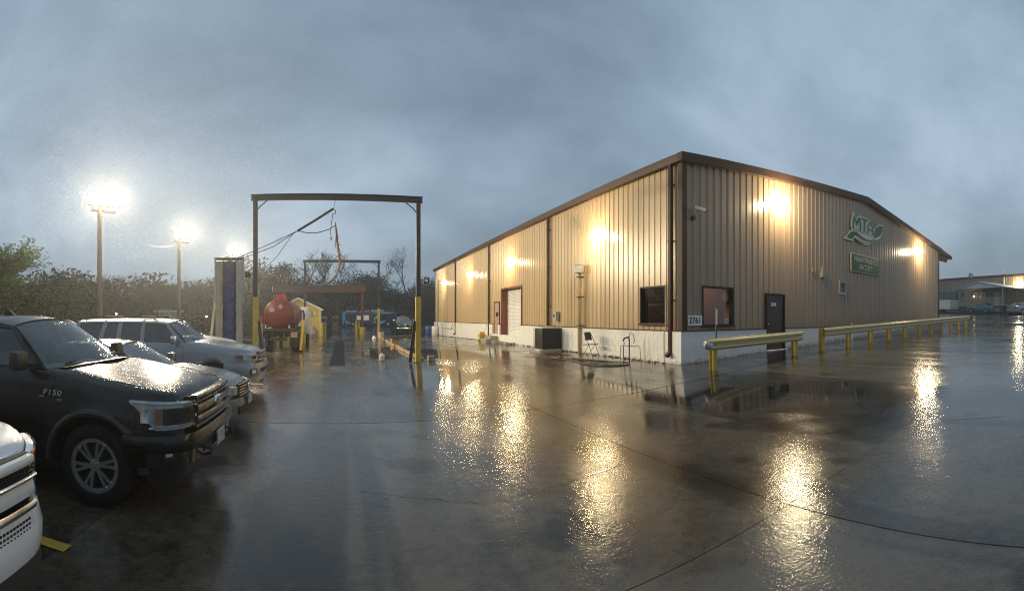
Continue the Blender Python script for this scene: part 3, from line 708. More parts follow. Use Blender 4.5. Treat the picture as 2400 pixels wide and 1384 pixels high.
s = MB(); s.tube([(BX - .12, 45.1, 5.35), (BX - .12, 45.5, 5.45), (BX - .12, 45.5, 1.5), (BX - .2, 45.5, .5)], .035, 6); tag(s.obj('vent_pipe', M_DARK, None, True), 'dark vent pipe up the far end of the long wall', 'pipe')
s = MB(); s.tube([(BX - .22, 38.9, 1.35), (BX - .24, 39.2, .95), (BX - .24, 43.4, .95), (BX - .22, 43.6, 1.3)], .03, 6); s.tube([(BX - .24, 43.0, .95), (BX - .24, 43.0, .3)], .03, 6); tag(s.obj('water_pipe', M_LGREY, None, True), 'grey water pipe run low across the white base near the barrels', 'pipe')
# air conditioner
M_ACG = mat('condenser_grille', (.045, .042, .038), .5, var=.2); M_ACT = mat('condenser_lid', (.40, .38, .34), .45, var=.1)
ax, ay = 8.70, 19.05; az_ = zg(ax, ay)
s = thing('air_conditioner', 'dark grilled air conditioner condenser on a concrete pad by the wall', 'air conditioner', (ax, ay, az_))
MB().ab((-.6, -.62, -.05), (.5, .62, .06), .01).obj('pad', M_CSTEP, s)
MB().ab((-.42, -.42, .10), (.42, .42, .98), .05).obj('coil', M_BLACK, s, True)
mb = MB(); mb.ab((-.46, -.46, .06), (.46, .46, .10), .02); mb.obj('base', M_ACT, s)
mb = MB(); mb.ab((-.46, -.46, .98), (.46, .46, 1.02), .015); mb.lathe([(.44, 1.02), (.36, 1.055), (.05, 1.085), (0, 1.085)], 20); mb.obj('lid', M_ACT, s, True)
gr = MB(); gr.ab((-.455, -.455, 0), (.455, -.440, .012)); gr.ab((-.455, .44, 0), (.455, .455, .012)); gr.ab((-.455, -.44, 0), (-.44, .44, .012)); gr.ab((.44, -.44, 0), (.455, .44, .012)); gme = gr.mesh('slat', M_ACG)
for k in range(22): o = link('slat', gme, s); o.location = (0, 0, .12 + k * .039)
mb = MB()
for k in range(7):
    q = -.45 + k * .15
    mb.ab((q - .006, -.462, .1), (q + .006, -.4555, .98)); mb.ab((-.462, q - .006, .1), (-.4555, q + .006, .98))
mb.obj('grille_wire', M_ACG, s)
o = MB().ab((ax - .62, ay - .45, zg(ax - .6, ay) + .062), (ax - .48, ay - .05, zg(ax - .6, ay) + .11), .01).obj('brick', M_BLOCK, None); tag(o, 'pale loose brick on the condenser pad', 'brick')
# folding chair
def tubes(*ps, r=.011): 
    mb = MB()
    for p in ps: mb.tube(p, r, 8)
    return mb
s = thing('folding_chair', 'black steel folding chair standing open by the white base', 'chair', (8.72, 15.3, zg(8.72, 15.3)), math.radians(205))
for sx in (-.21, .21):
    tubes([(sx, .26, 0), (sx, .10, .42), (sx, -.10, .80), (sx * .8, -.125, .86)]).obj('leg', M_BLACK, s, True)
    tubes([(sx * .9, -.24, 0), (sx * .9, .10, .46)]).obj('leg', M_BLACK, s, True)
for p_ in ([(-.21, .225, .1), (.21, .225, .1)], [(-.19, -.19, .1), (.19, -.19, .1)], [(-.17, -.125, .86), (.17, -.125, .86)]): tubes(p_, r=.008).obj('crossbar', M_BLACK, s, True)
mb = MB(); mb.box((0, .02, .45), (.40, .40, .03), Matrix.Rotation(.06, 3, 'X'), .012); mb.obj('seat', M_BLACK, s, True)
mb = MB(); mb.patch((-.21, -.075, .60), (.21, -.075, .60), (.19, -.135, .90), (-.19, -.135, .90), 8, 4, (0, -.04, 0), edge='u'); mb.patch((-.21, -.060, .60), (.21, -.060, .60), (.19, -.12, .90), (-.19, -.12, .90), 8, 4, (0, -.04, 0), edge='u'); mb.obj('backrest', M_BLACK, s, True)
o = MB().ab((8.95, 15.5, zg(9, 15.5)), (9.10, 15.62, zg(9, 15.5) + .05), .02).obj('rag', M_WHITE, None, True); tag(o, 'small crumpled white rag under the folding chair', 'rag')
# yard hydrant in its pipe guard
hx, hy = 8.72, 12.75; hz_ = zg(hx, hy)
s = thing('yard_hydrant', 'black yard hydrant with lever inside a pipe hoop', 'hydrant', (hx, hy, hz_), math.radians(-35))
tubes([(0, 0, -.05), (0, 0, .72)], r=.02).obj('riser', M_BLACK, s, True)
mb = MB(); mb.tube([(0, 0, .70), (-.02, 0, .80), (-.16, 0, .76), (-.2, 0, .66)], .028, 8); mb.obj('head', M_BLACK, s, True)
tubes([(0, 0, .78), (.02, 0, .93), (.14, 0, .88), (.16, 0, .66), (.13, 0, .60)], r=.012).obj('lever', M_BLACK, s, True)
tubes([(-.30, 0, -.05), (-.28, 0, .52), (.34, 0, .50), (.38, 0, -.05)], r=.016).obj('hoop', M_GALV, s, True)
# coiled black hose and a length of orange hose
M_HOSE = mat('black_rubber_hose', (.016, .014, .012), .35, var=.2); M_ORNG = mat('orange_hose', (.42, .15, .06), .45, var=.15)
def gtube(pts, r, lift=None):
    out_ = []
    n = len(pts)
    for i in range(n - 1):
        p0, p1, p2, p3 = (Vector(pts[max(0, i - 1)]), Vector(pts[i]), Vector(pts[i + 1]), Vector(pts[min(n - 1, i + 2)]))
        for k in range(7):
            u = k / 7
            out_.append(.5 * ((2 * p1) + (p2 - p0) * u + (2 * p0 - 5 * p1 + 4 * p2 - p3) * u * u + (3 * p1 - p0 - 3 * p2 + p3) * u ** 3))
    out_.append(Vector(pts[-1]))
    return [Vector((p.x, p.y, zg(p.x, p.y) + r + (p.z if len(p) > 2 else 0))) for p in out_]
hp = [hx - .16, hy + .06]
loop = [(hp[0], hp[1], .62), (hp[0] - .05, hp[1] - .02, .3), (hp[0] - .05, hp[1] - .05, .02), (8.45, 13.1, 0), (8.2, 14.4, .0), (7.9, 15.8, 0), (8.1, 16.6, 0), (8.3, 16.0, .02), (7.7, 14.6, .02), (7.45, 13.2, 0), (7.7, 12.4, 0), (8.2, 12.1, 0), (8.35, 12.5, .02), (8.0, 13.6, .02), (7.75, 15.0, .03), (7.9, 16.2, .02), (8.35, 17.3, 0), (8.0, 17.6, 0), (7.6, 16.6, 0), (7.55, 15.2, .02), (7.9, 13.4, .03), (8.25, 12.6, .03), (8.45, 12.45, .02)]
mb = MB(); mb.tube(gtube(loop, .016), .016, 6); tag(mb.obj('garden_hose', M_HOSE, None, True), 'black garden hose lying in long loops by the hydrant', 'hose')
mb = MB(); mb.tube(gtube([(7.2, 17.9, 0), (7.4, 17.2, 0), (7.7, 16.5, 0), (8.0, 15.6, .02), (8.2, 15.0, 0)], .011), .011, 6); tag(mb.obj('orange_hose', M_ORNG, None, True), 'short orange hose crossing the black hose on the wet ground', 'hose')
# mop bucket, drums
M_YEL = mat('yellow_plastic', (.62, .40, .035), .4, var=.1); M_YPAINT = mat('yellow_safety_paint', (.56, .40, .060), .38, var=.16, vscale=7, bump=.12, bscale=30)
M_BLUE = mat('blue_plastic', (.02, .09, .30), .35, var=.1)
s = thing('mop_bucket', 'yellow wheeled mop bucket with its mop handle by the wall', 'mop bucket', (8.66, 28.85, zg(8.66, 28.85)))
mb = MB(); mb.add([(-.16, -.2, .1), (.16, -.2, .1), (.16, .2, .1), (-.16, .2, .1), (-.2, -.27, .45), (.2, -.27, .45), (.2, .27, .45), (-.2, .27, .45)], [(3, 2, 1, 0), (0, 1, 5, 4), (1, 2, 6, 5), (2, 3, 7, 6), (3, 0, 4, 7)]); mb.ab((-.215, -.285, .44), (-.19, .285, .47)); mb.ab((.19, -.285, .44), (.215, .285, .47)); mb.obj('bucket', M_YEL, s)
mb = MB(); mb.ab((-.15, -.1, .45), (.15, .1, .62), .02); mb.obj('wringer', M_YEL, s)
wm_ = MB(); wm_.cyl((0, -.015, .05), (0, .015, .05), .05); wme = wm_.mesh('wheel', M_BLACK)
for a, b in ((-.14, -.17), (.14, -.17), (-.14, .17), (.14, .17)): o = link('wheel', wme, s); o.location = (a, b, 0)
mb = MB(); mb.cyl((.05, -.05, .3), (.35, -.2, 1.35), .014); mb.obj('mop_handle', M_LGREY, s)
def drum(name, label, loc, m):
    s = thing(name, label, 'drum', loc)
    MB().lathe([(0, 0), (.28, 0), (.295, .03), (.295, .28), (.30, .30), (.295, .32), (.295, .58), (.30, .60), (.295, .62), (.295, .86), (.27, .9), (.24, .88), (0, .88)], 24).obj('shell', m, s, True)
    MB().cyl((.12, 0, .88), (.12, 0, .91), .04).obj('bung', M_WHITE, s)
drum('plastic_drum', 'white plastic drum at the far end of the long wall', (8.82, 45.2, zg(8.8, 45)), M_WHITE)
drum('plastic_drum', 'blue plastic drum standing behind the white drum', (8.42, 46.6, zg(8.4, 46.6)), M_BLUE)
o = MB().ab((8.2, 48.5, .1), (9.3, 50.4, .8), .03).obj('dark_crate', M_BLACK, None); tag(o, 'dark crate on the ground past the blue drum', 'crate')

# ------------------------------------------------------------------ guardrails
M_RAIL = mat('cream_yellow_rail', (.72, .60, .30), .34, var=.14, vscale=11, col2=(.58, .46, .22), metal=.15, spec=.6)
WB = [(.0, .155), (-.015, .15), (-.02, .13), (-.105, .10), (-.105, .055), (-.02, .02), (-.02, -.02), (-.105, -.055), (-.105, -.10), (-.02, -.13), (-.015, -.15), (0, -.155)]
def guardrail(label, x0, x1, posts, zr0, zr1, first):
    t = thing('guardrail', label, 'guardrail', ((x0 + x1) / 2, 9.05, zg((x0 + x1) / 2, 9.05)), 0, 'yellow guardrails in front of the gable')
    ox, oz = t.location.x, t.location.z
    for k, (xa, xb) in enumerate([(x0, x1)] if x1 - x0 < 8 else [(x0, x0 + (x1 - x0) * .36), (x0 + (x1 - x0) * .36, x0 + (x1 - x0) * .68), (x0 + (x1 - x0) * .68, x1)]):
        mb = MB(); P = []
        zr = lambda x: zr0 + (zr1 - zr0) * (x - x0) / (x1 - x0) + (interp([(x0, 0), ((x0 + x1) / 2, first), (x1, 0)], x))
        for thk in (0, .006):
            P = [[Vector((xa + (xb - xa) * i / 8 - ox, a + thk - .07 - .004 * k, zr(xa + (xb - xa) * i / 8) + b - oz)) for a, b in WB] for i in range(9)]
            mb.grid(P)
        mb.obj('rail', M_RAIL, t, True, 25)
    for x in posts:
        z0 = zg(x, 9.05)
        mb = MB(); zt = zr(x) + .12 if x > posts[0] + .01 or first else zr(x) + .16
        mb.ab((x - .075 - ox, -.062, z0 - .1 - oz), (x + .075 - ox, -.05, zt - oz)); mb.ab((x - .075 - ox, .088, z0 - .1 - oz), (x + .075 - ox, .10, zt - oz)); mb.ab((x - .006 - ox, -.05, z0 - .1 - oz), (x + .006 - ox, .088, zt - oz))
        mb.obj('post', M_YPAINT, t)
        MB().cyl((x - ox, -.075, zr(x) - oz), (x - ox, -.17 + .06, zr(x) - oz), .018, n=8).obj('bolt', M_GALV, t)
    return t, zr, ox, oz
t, zr, ox, oz = guardrail('short yellow guardrail with two posts before the dark door', 8.62, 12.85, [8.89, 12.56], 1.18, 1.30, 0)
mb = MB(); mb.tube([(8.66 - ox, -.02, 1.18 - oz), (8.60 - ox, -.10, 1.17 - oz), (8.66 - ox, -.17, 1.13 - oz)], [.13, .12, .08], 12); mb.obj('end_shoe', M_GALV, t, True)
guardrail('long yellow guardrail running past the far end of the gable', 14.15, 33.6, [14.2 + 1.905 * k for k in range(11)], 1.37, 1.88, 0)
# ------------------------------------------------------------------ flood light poles along the left of the lot
M_WOOD = mat('weathered_pole_wood', (.17, .115, .07), .75, var=.25, vscale=4, bump=.4, bscale=18, aniso_z=.15)
M_RUST = mat('dark_steel', (.016, .016, .017), .42, var=.35, vscale=5, bump=.15, bscale=25, col2=(.034, .030, .027))
M_WIRE = mat('black_wire', (.012, .012, .013), .5)
M_HEAD = mat('floodlight_aluminium', (.62, .60, .56), .5, var=.08)
POLES = [(-11.65, 20.9, 7.75), (-11.3, 31.7, 7.75), (-10.0, 41.3, 7.8)]
for k, (x, y, h) in enumerate(POLES):
    t = thing('flood_light_pole', 'wooden pole with glaring floodlights, ' + ('nearest and tallest in the photo' if k == 0 else 'second of the row behind the silver car' if k == 1 else 'farthest of the row, above the wash brush'), 'light pole', (x, y, 0), math.radians((-38, -34, -30)[k]), 'floodlight poles along the lot')
    MB().cyl((0, 0, -.4), (0, 0, h - .25), .15, .11, n=14).obj('pole', M_WOOD, t, True)
    mb = MB(); mb.beam((0, -.50, h - .55), (0, .86, h - .55), .10, .10); mb.obj('crossarm', M_RUST, t)
    for s_ in ((-.50, .50) if k < 2 else (-.34, .34)):
        hd = MB(); M = Matrix.Translation((.12, s_ + .22, h - .02)) @ Matrix.Rotation(math.radians(-8), 4, 'Y')
        hd.M = M; hd.ab((-.12, -.40, -.30), (.12, .40, .30), .06); hd.ab((.12, -.43, -.33), (.17, .43, -.30)); hd.ab((.12, -.43, .30), (.17, .43, .33)); hd.ab((.12, -.43, -.30), (.17, -.40, .30)); hd.ab((.12, .40, -.30), (.17, .43, .30))
        hd.ab((-.02, -.03, -.52), (.02, .03, -.30))
        h_o = hd.obj('floodlight', M_HEAD, t)
        ln = MB(); ln.M = M; ln.grid([[Vector((.125 + .04 * math.cos(a * 1.2) * math.cos(b * 1.2), .39 * a, .29 * b)) for b in (-1, -.5, 0, .5, 1)] for a in (-1, -.5, 0, .5, 1)]); ln.obj('lens', M_LENSP, h_o, True)
        l_ = lamp('bulb', M @ Vector((.26, 0, 0)), POLE_W * (1.0, .85, .8)[k] / 2, POLEC, .16, t)
        l_.data.type = 'SPOT'; l_.data.spot_size = math.radians(168); l_.data.spot_blend = .55; l_.rotation_euler = (0, -math.radians(90 - 14), 0)
def wire(p, q, sag, r=.010, n=14):
    p, q = Vector(p), Vector(q)
    return [p.lerp(q, i / n) - Vector((0, 0, sag * 4 * (i / n) * (1 - i / n))) for i in range(n + 1)], r
def wthing(lab, *ws, name='overhead_wire', cat='wire', m=None):
    mb = MB()
    for pts, r in ws: mb.tube(pts, r, 5)
    return tag(mb.obj(name, m or M_WIRE, None, True), lab, cat)
p0, p1, p2 = [Vector((x, y, h - .7)) for x, y, h in POLES]
wthing('thin overhead wire sagging between the first and second light poles', wire(p0, p1, .75, .011))
wthing('thin overhead wire sagging between the second and third light poles', wire(p1, p2, .6, .011))

# ------------------------------------------------------------------ wash lane gantries
def gantry(label, y, xl, xr, ztl, ztr, sleeve):
    t = thing('steel_gantry', label, 'gantry', ((xl + xr) / 2, y, 0), 0, 'steel gantries over the wash lane')
    c = t.location.x
    mb = MB(); zt = lambda x: ztl + (ztr - ztl) * (x - xl) / (xr - xl)
    for dz in (0, -.21): mb.beam((xl - .18 - c, 0, zt(xl) - .015 + dz), (xr + .18 - c, 0, zt(xr) - .015 + dz), .16, .03)
    mb.beam((xl - .17 - c, 0, zt(xl) - .12), (xr + .17 - c, 0, zt(xr) - .12), .03, .2)
    mb.obj('beam', M_RUST, t)
    for s, x, z in ((1, xl, ztl), (-1, xr, ztr)):
        g = zg(x, y)
        MB().ab((x - .085 - c, -.085, g - .05), (x + .085 - c, .085, z - .24)).obj('post', M_RUST, t)
        MB().ab((x - .105 - c, -.105, g), (x + .105 - c, .105, sleeve)).obj('sleeve', M_YPAINT, t)
        MB().tube([(x + s * .08 - c, 0, z - .62), (x + s * .22 - c, 0, z - .46), (x + s * .50 - c, 0, z - .25)], .022, 6).obj('knee_brace', M_RUST, t)
        MB().beam((x + s * .13 - c, -.02, 1.75), (x + s * .34 - c, -.06, g), .05, .13).obj('guide_plate', M_RUST, t)
        MB().ab((x - .2 - c, -.2, g - .03), (x + .2 - c, .2, g + .012)).obj('foot_plate', M_RUST, t)
    return t
gantry('near black steel gantry with yellow sleeved posts over the wash lane', 19.0, -3.50, 3.03, 6.86, 6.74, 2.72)
gantry('far black steel gantry of the same shape behind the red tanker', 41.7, -3.28, 3.15, 6.92, 6.88, 2.65)
# things on the near gantry's posts
def spotlight(label, x, y, z, s):
    t = thing('spotlight', label, 'spotlight', (x, y, z))
    MB().tube([(0, 0, 0), (s * .15, 0, .02)], .02).obj('arm', M_RUST, t); mb = MB(); mb.M = Matrix.Rotation(.4, 4, 'X'); mb.ab((s * .12, -.1, -.1), (s * .34, .1, .12), .03); mb.obj('housing', M_BLACK, t)
    return t
spotlight('unlit black spotlight on the outer side of the left gantry post', -3.60, 19.0, 3.62, -1)
t = spotlight('black spotlight with white face on the right gantry post', 3.13, 19.0, 3.38, 1); MB().ab((.15, -.125, -.06), (.28, -.115, .09)).obj('lens', M_WHITE, t)
# hose boom: bundled lines from the left rising to the middle of the gantry, with the torn hose sleeve hanging from it
YG = 18.9
A = lambda px, py: at(px, py, Y=YG)
M_SLEEVE = mat('torn_silver_sleeve', (.40, .36, .36), .45, var=.4, vscale=20, metal=.2); M_FRAY = mat('frayed_orange_sleeve', (.36, .15, .09), .7, var=.4, vscale=25)
t = thing('hose_boom', 'bundled hose lines rising to the gantry middle with frayed hose hanging', 'hose boom', A(782, 488))
L_ = Matrix.Translation(-t.location)
def sub(pts, r, nm, m, n=6):
    mb = MB(); mb.M = L_; mb.tube(pts, r, n); return mb.obj(nm, m, t, True)
sub([A(785, 462), A(786, 470), A(783, 482), A(782, 489)], .010, 'chain', M_WIRE)
sub([A(781, 489), A(742, 514), A(697, 541)], .050, 'boom', M_RUST)
sub([A(697, 541), A(640, 568), A(560, 603), A(525, 618)], .016, 'line', M_WIRE); sub([A(697, 541), A(640, 578), A(560, 608), A(535, 622)], .016, 'line', M_WIRE)
sub([A(685, 550), A(650, 600), A(610, 640), A(596, 652)], .012, 'line', M_WIRE)
sub([A(700, 541), A(718, 545), A(745, 545), A(772, 537), A(786, 528), A(787, 520)], .018, 'line', M_WIRE)
sub([A(782, 489), A(787, 494), A(786, 500), A(780, 501), A(778, 515), A(776, 530)], .016, 'line', M_WIRE)
sub([A(776, 528), A(774, 540), A(775, 552), A(778, 560), A(776, 563), A(774, 556)], .022, 'torn_sleeve', M_SLEEVE); sub([A(786, 523), A(788, 546), A(787, 562), A(785, 580)], .022, 'torn_sleeve', M_SLEEVE)
sub([A(787, 525), A(789, 548), A(792, 580), A(796, 605), A(799, 616)], [.02, .045, .05, .055, .06], 'frayed_sleeve', M_FRAY)
mb = MB(); mb.M = L_; random.seed(5)
for k in range(46):
    u = random.random(); p = A(787 + 11 * u, 535 + 85 * u); a = random.uniform(0, 6.28)
    q = p + Vector((math.cos(a) * .16, math.sin(a) * .1, random.uniform(-.22, .02))) * (.35 + u); mb.tube([p, p.lerp(q, .5) + Vector((0, 0, .03)), q], .007, 4)
mb.obj('fray', M_FRAY, t)
sub([A(797, 612), A(790, 640), A(775, 658), A(752, 668), A(733, 666)], .035, 'hose_loop', M_SLEEVE); sub([A(799, 610), A(795, 632), A(783, 655)], .03, 'hose_loop', M_SLEEVE)

# ------------------------------------------------------------------ trench drain down the lane
t = thing('trench_drain', 'long steel trench drain grating down the middle of the wash lane', 'drain', (-.22, 29.25, 0))
MB().grid([[Vector((a, y - 29.25, zg(0, y) - .012)) for a in (-.33, .33)] for y in lines((18.6, 39.9, 1))]).obj('pit', M_BLACK, t)
M_GRATE = mat('wet_grating', (.030, .028, .026), .3, metal=.4, var=.3, vscale=6)
fb = MB()
for a in (-.33, .31): fb.grid([[Vector((a + d, y - 29.25, zg(0, y) + e_)) for d, e_ in ((0, -.01), (0, .008), (.02, .008), (.02, -.01))] for y in lines((18.6, 39.9, 1))])
fb.obj('frame', M_GRATE, t)
bb = MB(); bb.ab((-.31, -.012, -.012), (.31, .012, .006)); bme = bb.mesh('grating_bar', M_GRATE); y = 18.65; k = 0; restm = MB()
while y < 39.9:
    if y < 30: o = link('grating_bar', bme, t); o.location = (0, y - 29.25, zg(0, y))
    else: restm.box((0, y - 29.25, zg(0, y) - .003), (.62, .024, .018))
    y += .085
tag(restm.obj('grating_bars', M_GRATE, t), kind='stuff')
lb = MB()
for a in (-.2, -.1, 0, .1, .2): lb.grid([[Vector((a + d, y - 29.25, zg(0, y) + .002)) for d in (-.008, .008)] for y in lines((18.6, 39.9, 1))])
lb.obj('cross_bar', M_GRATE, t)

# ------------------------------------------------------------------ worn timber kerb along the right of the lane
M_TIMB = mat('worn_yellow_timber', (.40, .30, .10), .6, var=.35, vscale=6, bump=.5, bscale=20, col2=(.20, .16, .10))
random.seed(11); y = 19.6; tb = MB(); tb.ab((-.09, -1.15, 0), (.09, 1.15, .14), .025); tme = tb.mesh('timber', M_TIMB, True); k = 0
kerb = thing('timber_kerb', 'line of worn yellow kerb timbers between the right gantry posts', 'kerb', (3.25, 30, 0))
while y < 41:
    o = link('timber', tme, kerb); o.location = (random.uniform(-.07, .07) - .0, y + 1.15 - 30, zg(3.2, y + 1.15)); o.rotation_euler = (random.uniform(-.012, .012), 0, random.uniform(-.04, .04)); y += 2.36
# litter on the lane
def bottle(label, p, name='detergent_bottle'):
    t = thing(name, label, 'bottle', p); MB().lathe([(0, 0), (.10, .01), (.11, .05), (.11, .22), (.05, .30), (.035, .31), (.035, .34)], 14).obj('body', M_WHITE, t, True); MB().cyl((0, 0, .34), (0, 0, .38), .04).obj('cap', M_BLUE, t); MB().tube([(.06, 0, .29), (.12, 0, .26), (.115, 0, .18)], .018).obj('handle', M_WHITE, t); return t
p = at(895, 838, D=20.5); bottle('white detergent bottle standing alone on the wash lane', (p.x, p.y, zg(p.x, p.y)))
p = at(877, 795, D=40.3); o = MB().lathe([(0, 0), (.15, 0), (.17, .04), (.14, .2), (.06, .29), (.035, .34), (0, .34)], 12).obj('plastic_jug', M_WHITE, None, True); o.location = (p.x, p.y, zg(p.x, p.y)); tag(o, 'squat white jug left of the far right gantry post', 'jug')
p = at(893, 795, D=40.3); t = thing('bucket', 'cream bucket right behind the far right gantry post', 'bucket', (p.x, p.y, zg(p.x, p.y))); MB().lathe([(0, 0), (.20, 0), (.24, .55), (.255, .56), (.255, .6), (.23, .6), (.19, .05), (0, .05)], 16).obj('body', mat('cream_plastic', (.6, .5, .34), .5, var=.1), t, True); MB().tube([(-.24, 0, .55), (-.2, -.2, .4), (0, -.27, .34), (.2, -.2, .4), (.24, 0, .55)], .008).obj('handle', M_GALV, t)
M_CARD = mat('wet_cardboard', (.36, .22, .11), .75, var=.2)
p = at(925, 806, D=32); t = thing('cardboard_box', 'soggy open cardboard box beside the timber kerb', 'box', (p.x, p.y, zg(p.x, p.y)), .2); mb = MB(); mb.ab((-.26, -.2, 0), (.26, -.18, .38)); mb.ab((-.26, .18, 0), (.26, .2, .38)); mb.ab((-.26, -.18, 0), (-.24, .18, .38)); mb.ab((.24, -.18, 0), (.26, .18, .38)); mb.ab((-.24, -.18, .01), (.24, .18, .03)); mb.obj('walls', M_CARD, t)
mb = MB(); mb.patch((-.26, -.2, .38), (.26, -.2, .38), (.27, -.36, .44), (-.25, -.38, .40), 3, 2); mb.patch((.26, -.2, .38), (.26, .2, .38), (.42, .2, .30), (.4, -.2, .36), 3, 2); mb.obj('flap', M_CARD, t)
o = MB().ab((-.14, -.14, 0), (.14, .14, .22), .02).obj('dark_stone', M_CSTEP, None); o.location = (3.6, 19.2, zg(3.6, 19.2)); tag(o, 'dark lump of concrete at the near end of the timber kerb', 'stone')
# tall wash brush with its metal frame
M_BRUSH = mat('blue_brush_bristle', (.035, .055, .20), .8, var=.4, vscale=16, bump=.9, bscale=70, aniso_z=.25); M_FRP = mat('stained_fibreglass', (.50, .46, .37), .5, var=.2, vscale=2, bump=.1, bscale=8, aniso_z=.3, col2=(.30, .25, .16)); M_FRP2 = mat('grey_fibreglass', (.42, .41, .37), .5, var=.15, vscale=2, bump=.1, bscale=8, aniso_z=.3)
wx, wy = -5.08, 21.0
t = thing('wash_brush', 'tall upright blue vehicle wash brush in a steel cabinet', 'wash brush', (wx, wy, 0), math.radians(14))
MB().ab((-.62, .25, 0), (.62, .32, 4.45)).obj('backplate', M_FRP, t)
for s in (-1, 1):
    MB().ab((s * .62 - .04, -.32, 2.55), (s * .62 + .04, .33, 4.50)).obj('side_panel', M_GALV, t)
    MB().ab((s * .56 - .02, -.24, .2), (s * .56 + .02, .30, 2.549)).obj('side_panel', M_GALV, t)
MB().ab((-.66, -.34, 4.50), (.66, .34, 4.55)).obj('top_plate', M_RUST, t)
MB().ab((-.575, -.30, .3), (-.30, -.26, 4.40)).obj('front_panel', M_FRP, t); MB().ab((.30, -.30, .3), (.575, -.26, 4.40)).obj('front_panel', M_FRP2, t)
mb = MB(); random.seed(2); pr = []
for k in range(60): pr.append((.27 + random.uniform(-.02, .05), .35 + k * .068))
mb.lathe([(0, .33)] + pr + [(0, 4.42)], 26); mb.obj('bristle_roll', M_BRUSH, t, True, 60)
MB().cyl((0, 0, 0), (0, 0, 4.5), .06).obj('shaft', M_GALV, t)
mb = MB(); mb.ab((-.34, -.1, 3.6), (-.18, .05, 4.35), .02); mb.obj('motor', M_FRP, t)
o = MB().beam(at(493, 805, Y=21.2), at(508, 668, Y=21.4), .10, .10).obj('leaning_pole', M_FRP, None); tag(o, 'pale brace pole leaning on the left of the wash brush', 'pole')
o = MB().cyl((-3.86, 21.5, 0), (-3.86, 21.5, 3.45), .035, n=8).obj('standpipe', M_GALV, None); tag(o, 'thin grey standpipe just right of the left gantry post', 'pipe')
mb = MB(); mb.ab((-4.25, 23.0, 0), (-3.95, 23.5, 1.55), .03); mb.obj('control_cabinet', M_FRP); tag(bpy.data.objects['control_cabinet'], 'small stained control cabinet between wash brush and gantry post', 'cabinet')
drum('plastic_drum', 'blue drum beside the wash controls, behind the left gantry post', (-3.9, 22.1, zg(-3.9, 22)), M_BLUE)
o = MB().cyl((-4.2, 62, 0), (-4.2, 62, 9.9), .16, .12, n=10).obj('utility_pole', M_WOOD, None, True); o.location = (-5.2 + -2.4, -6, -.5); tag(o, 'wooden utility pole just right of the left gantry post', 'utility pole')
up = Vector((-11.8, 56, 8.7))
wthing('overhead wires from the utility pole towards the building', wire(up, (30, 100, 9), 1.2, .018), wire(up - Vector((0, 0, 1.3)), (34, 98, 6.4), 1.4, .022))

# ------------------------------------------------------------------ fuel canopy, its bollards, pumps and the yellow shed
M_CANO = mat('oxide_red_fascia', (.105, .040, .024), .5, var=.15, vscale=2); M_CUND = mat('canopy_soffit', (.16, .13, .10), .6, var=.1)
t = thing('fuel_canopy', 'flat oxide red canopy on steel posts behind the red tanker', 'canopy', (-2.5, 54, 0))
MB().ab((-5.0, -3, 4.55), (4.95, 3.6, 5.25)).obj('roof', M_CANO, t)
mb = MB(); mb.ab((-5.03, -3.04, 5.25), (4.98, 3.63, 5.34)); mb.ab((-5.03, -3.03, 4.87), (4.98, -3.005, 4.93)); mb.obj('roof_edge', M_CANO, t)
MB().ab((-5.06, -3.06, 4.72), (-5.005, 3.6, 5.2)).obj('lit_end_panel', M_WHITE, t)  # white colour stands for lamplight on this end of the red fascia
for a, b in ((4.6, -2.6), (4.3, 3.2), (-4.5, -2.6), (-4.5, 3.2)): MB().ab((a - .13, b - .13, -.05), (a + .13, b + .13, 4.549)).obj('post', M_CANO, t)
def bollard(label, x, y, h, r):
    mb = MB(); mb.lathe([(0, -.1), (r, -.1), (r, h - r * .35), (r * .8, h - r * .1), (0, h)], 16); o = mb.obj('bollard', M_YPAINT, None, True); o.location = (x, y, zg(x, y)); tag(o, label, 'bollard', 'yellow bollards by the fuel canopy')
bollard('wide yellow bollard at the foot of the front canopy post', 2.05, 51.0, .85, .40); bollard('wide yellow bollard at the foot of the rear canopy post', 1.72, 57.0, .9, .40)
bollard('thin tall yellow bollard left of the canopy posts', 1.45, 50.5, 1.55, .10); bollard('thin yellow bollard between the two canopy posts', 1.85, 53.8, 1.45, .10)
bollard('yellow bollard against the right corner of the yellow shed', -2.05, 47.6, 1.35, .14); bollard('yellow bollard just behind the shed corner bollard', -1.85, 49.6, 1.35, .14)
t = thing('notice_board', 'pair of blank white notice plates on the canopy post', 'notice', (2.1, 51.2, 1.85)); MB().ab((-.60, -.05, -.24), (-.16, -.02, .22)).obj('plate', M_WHITE, t); MB().ab((.14, -.05, -.26), (.72, -.02, .26)).obj('plate', M_WHITE, t)
def pump(label, x, y, m):
    t = thing('fuel_pump', label, 'fuel pump', (x, y, zg(x, y)), 0, 'fuel pumps by the canopy'); MB().ab((-.4, -.25, 0), (.4, .25, 1.9), .03).obj('cabinet', m, t); MB().ab((-.3, -.265, 1.2), (.3, -.251, 1.7)).obj('display', M_BLACK, t); MB().tube([(.42, 0, 1.5), (.6, -.1, 1.1), (.55, -.1, .5), (.44, 0, .9)], .025).obj('hose', M_BLACK, t); MB().ab((-.48, -.28, 1.9), (.48, .28, 2.05)).obj('hood', M_LGREY, t)
pump('grey fuel pump right of the yellow shed', -2.7, 68, M_LGREY); pump('tan fuel pump, right-hand of the pair past the shed', -1.05, 68, mat('tan_pump', (.33, .22, .1), .5))
M_SHED = mat('yellow_shed_siding', (.66, .48, .08), .55, var=.07, vscale=3)
t = thing('yellow_shed', 'small yellow gabled shed under the canopy behind the tanker', 'shed', (-4.45, 48, 0))
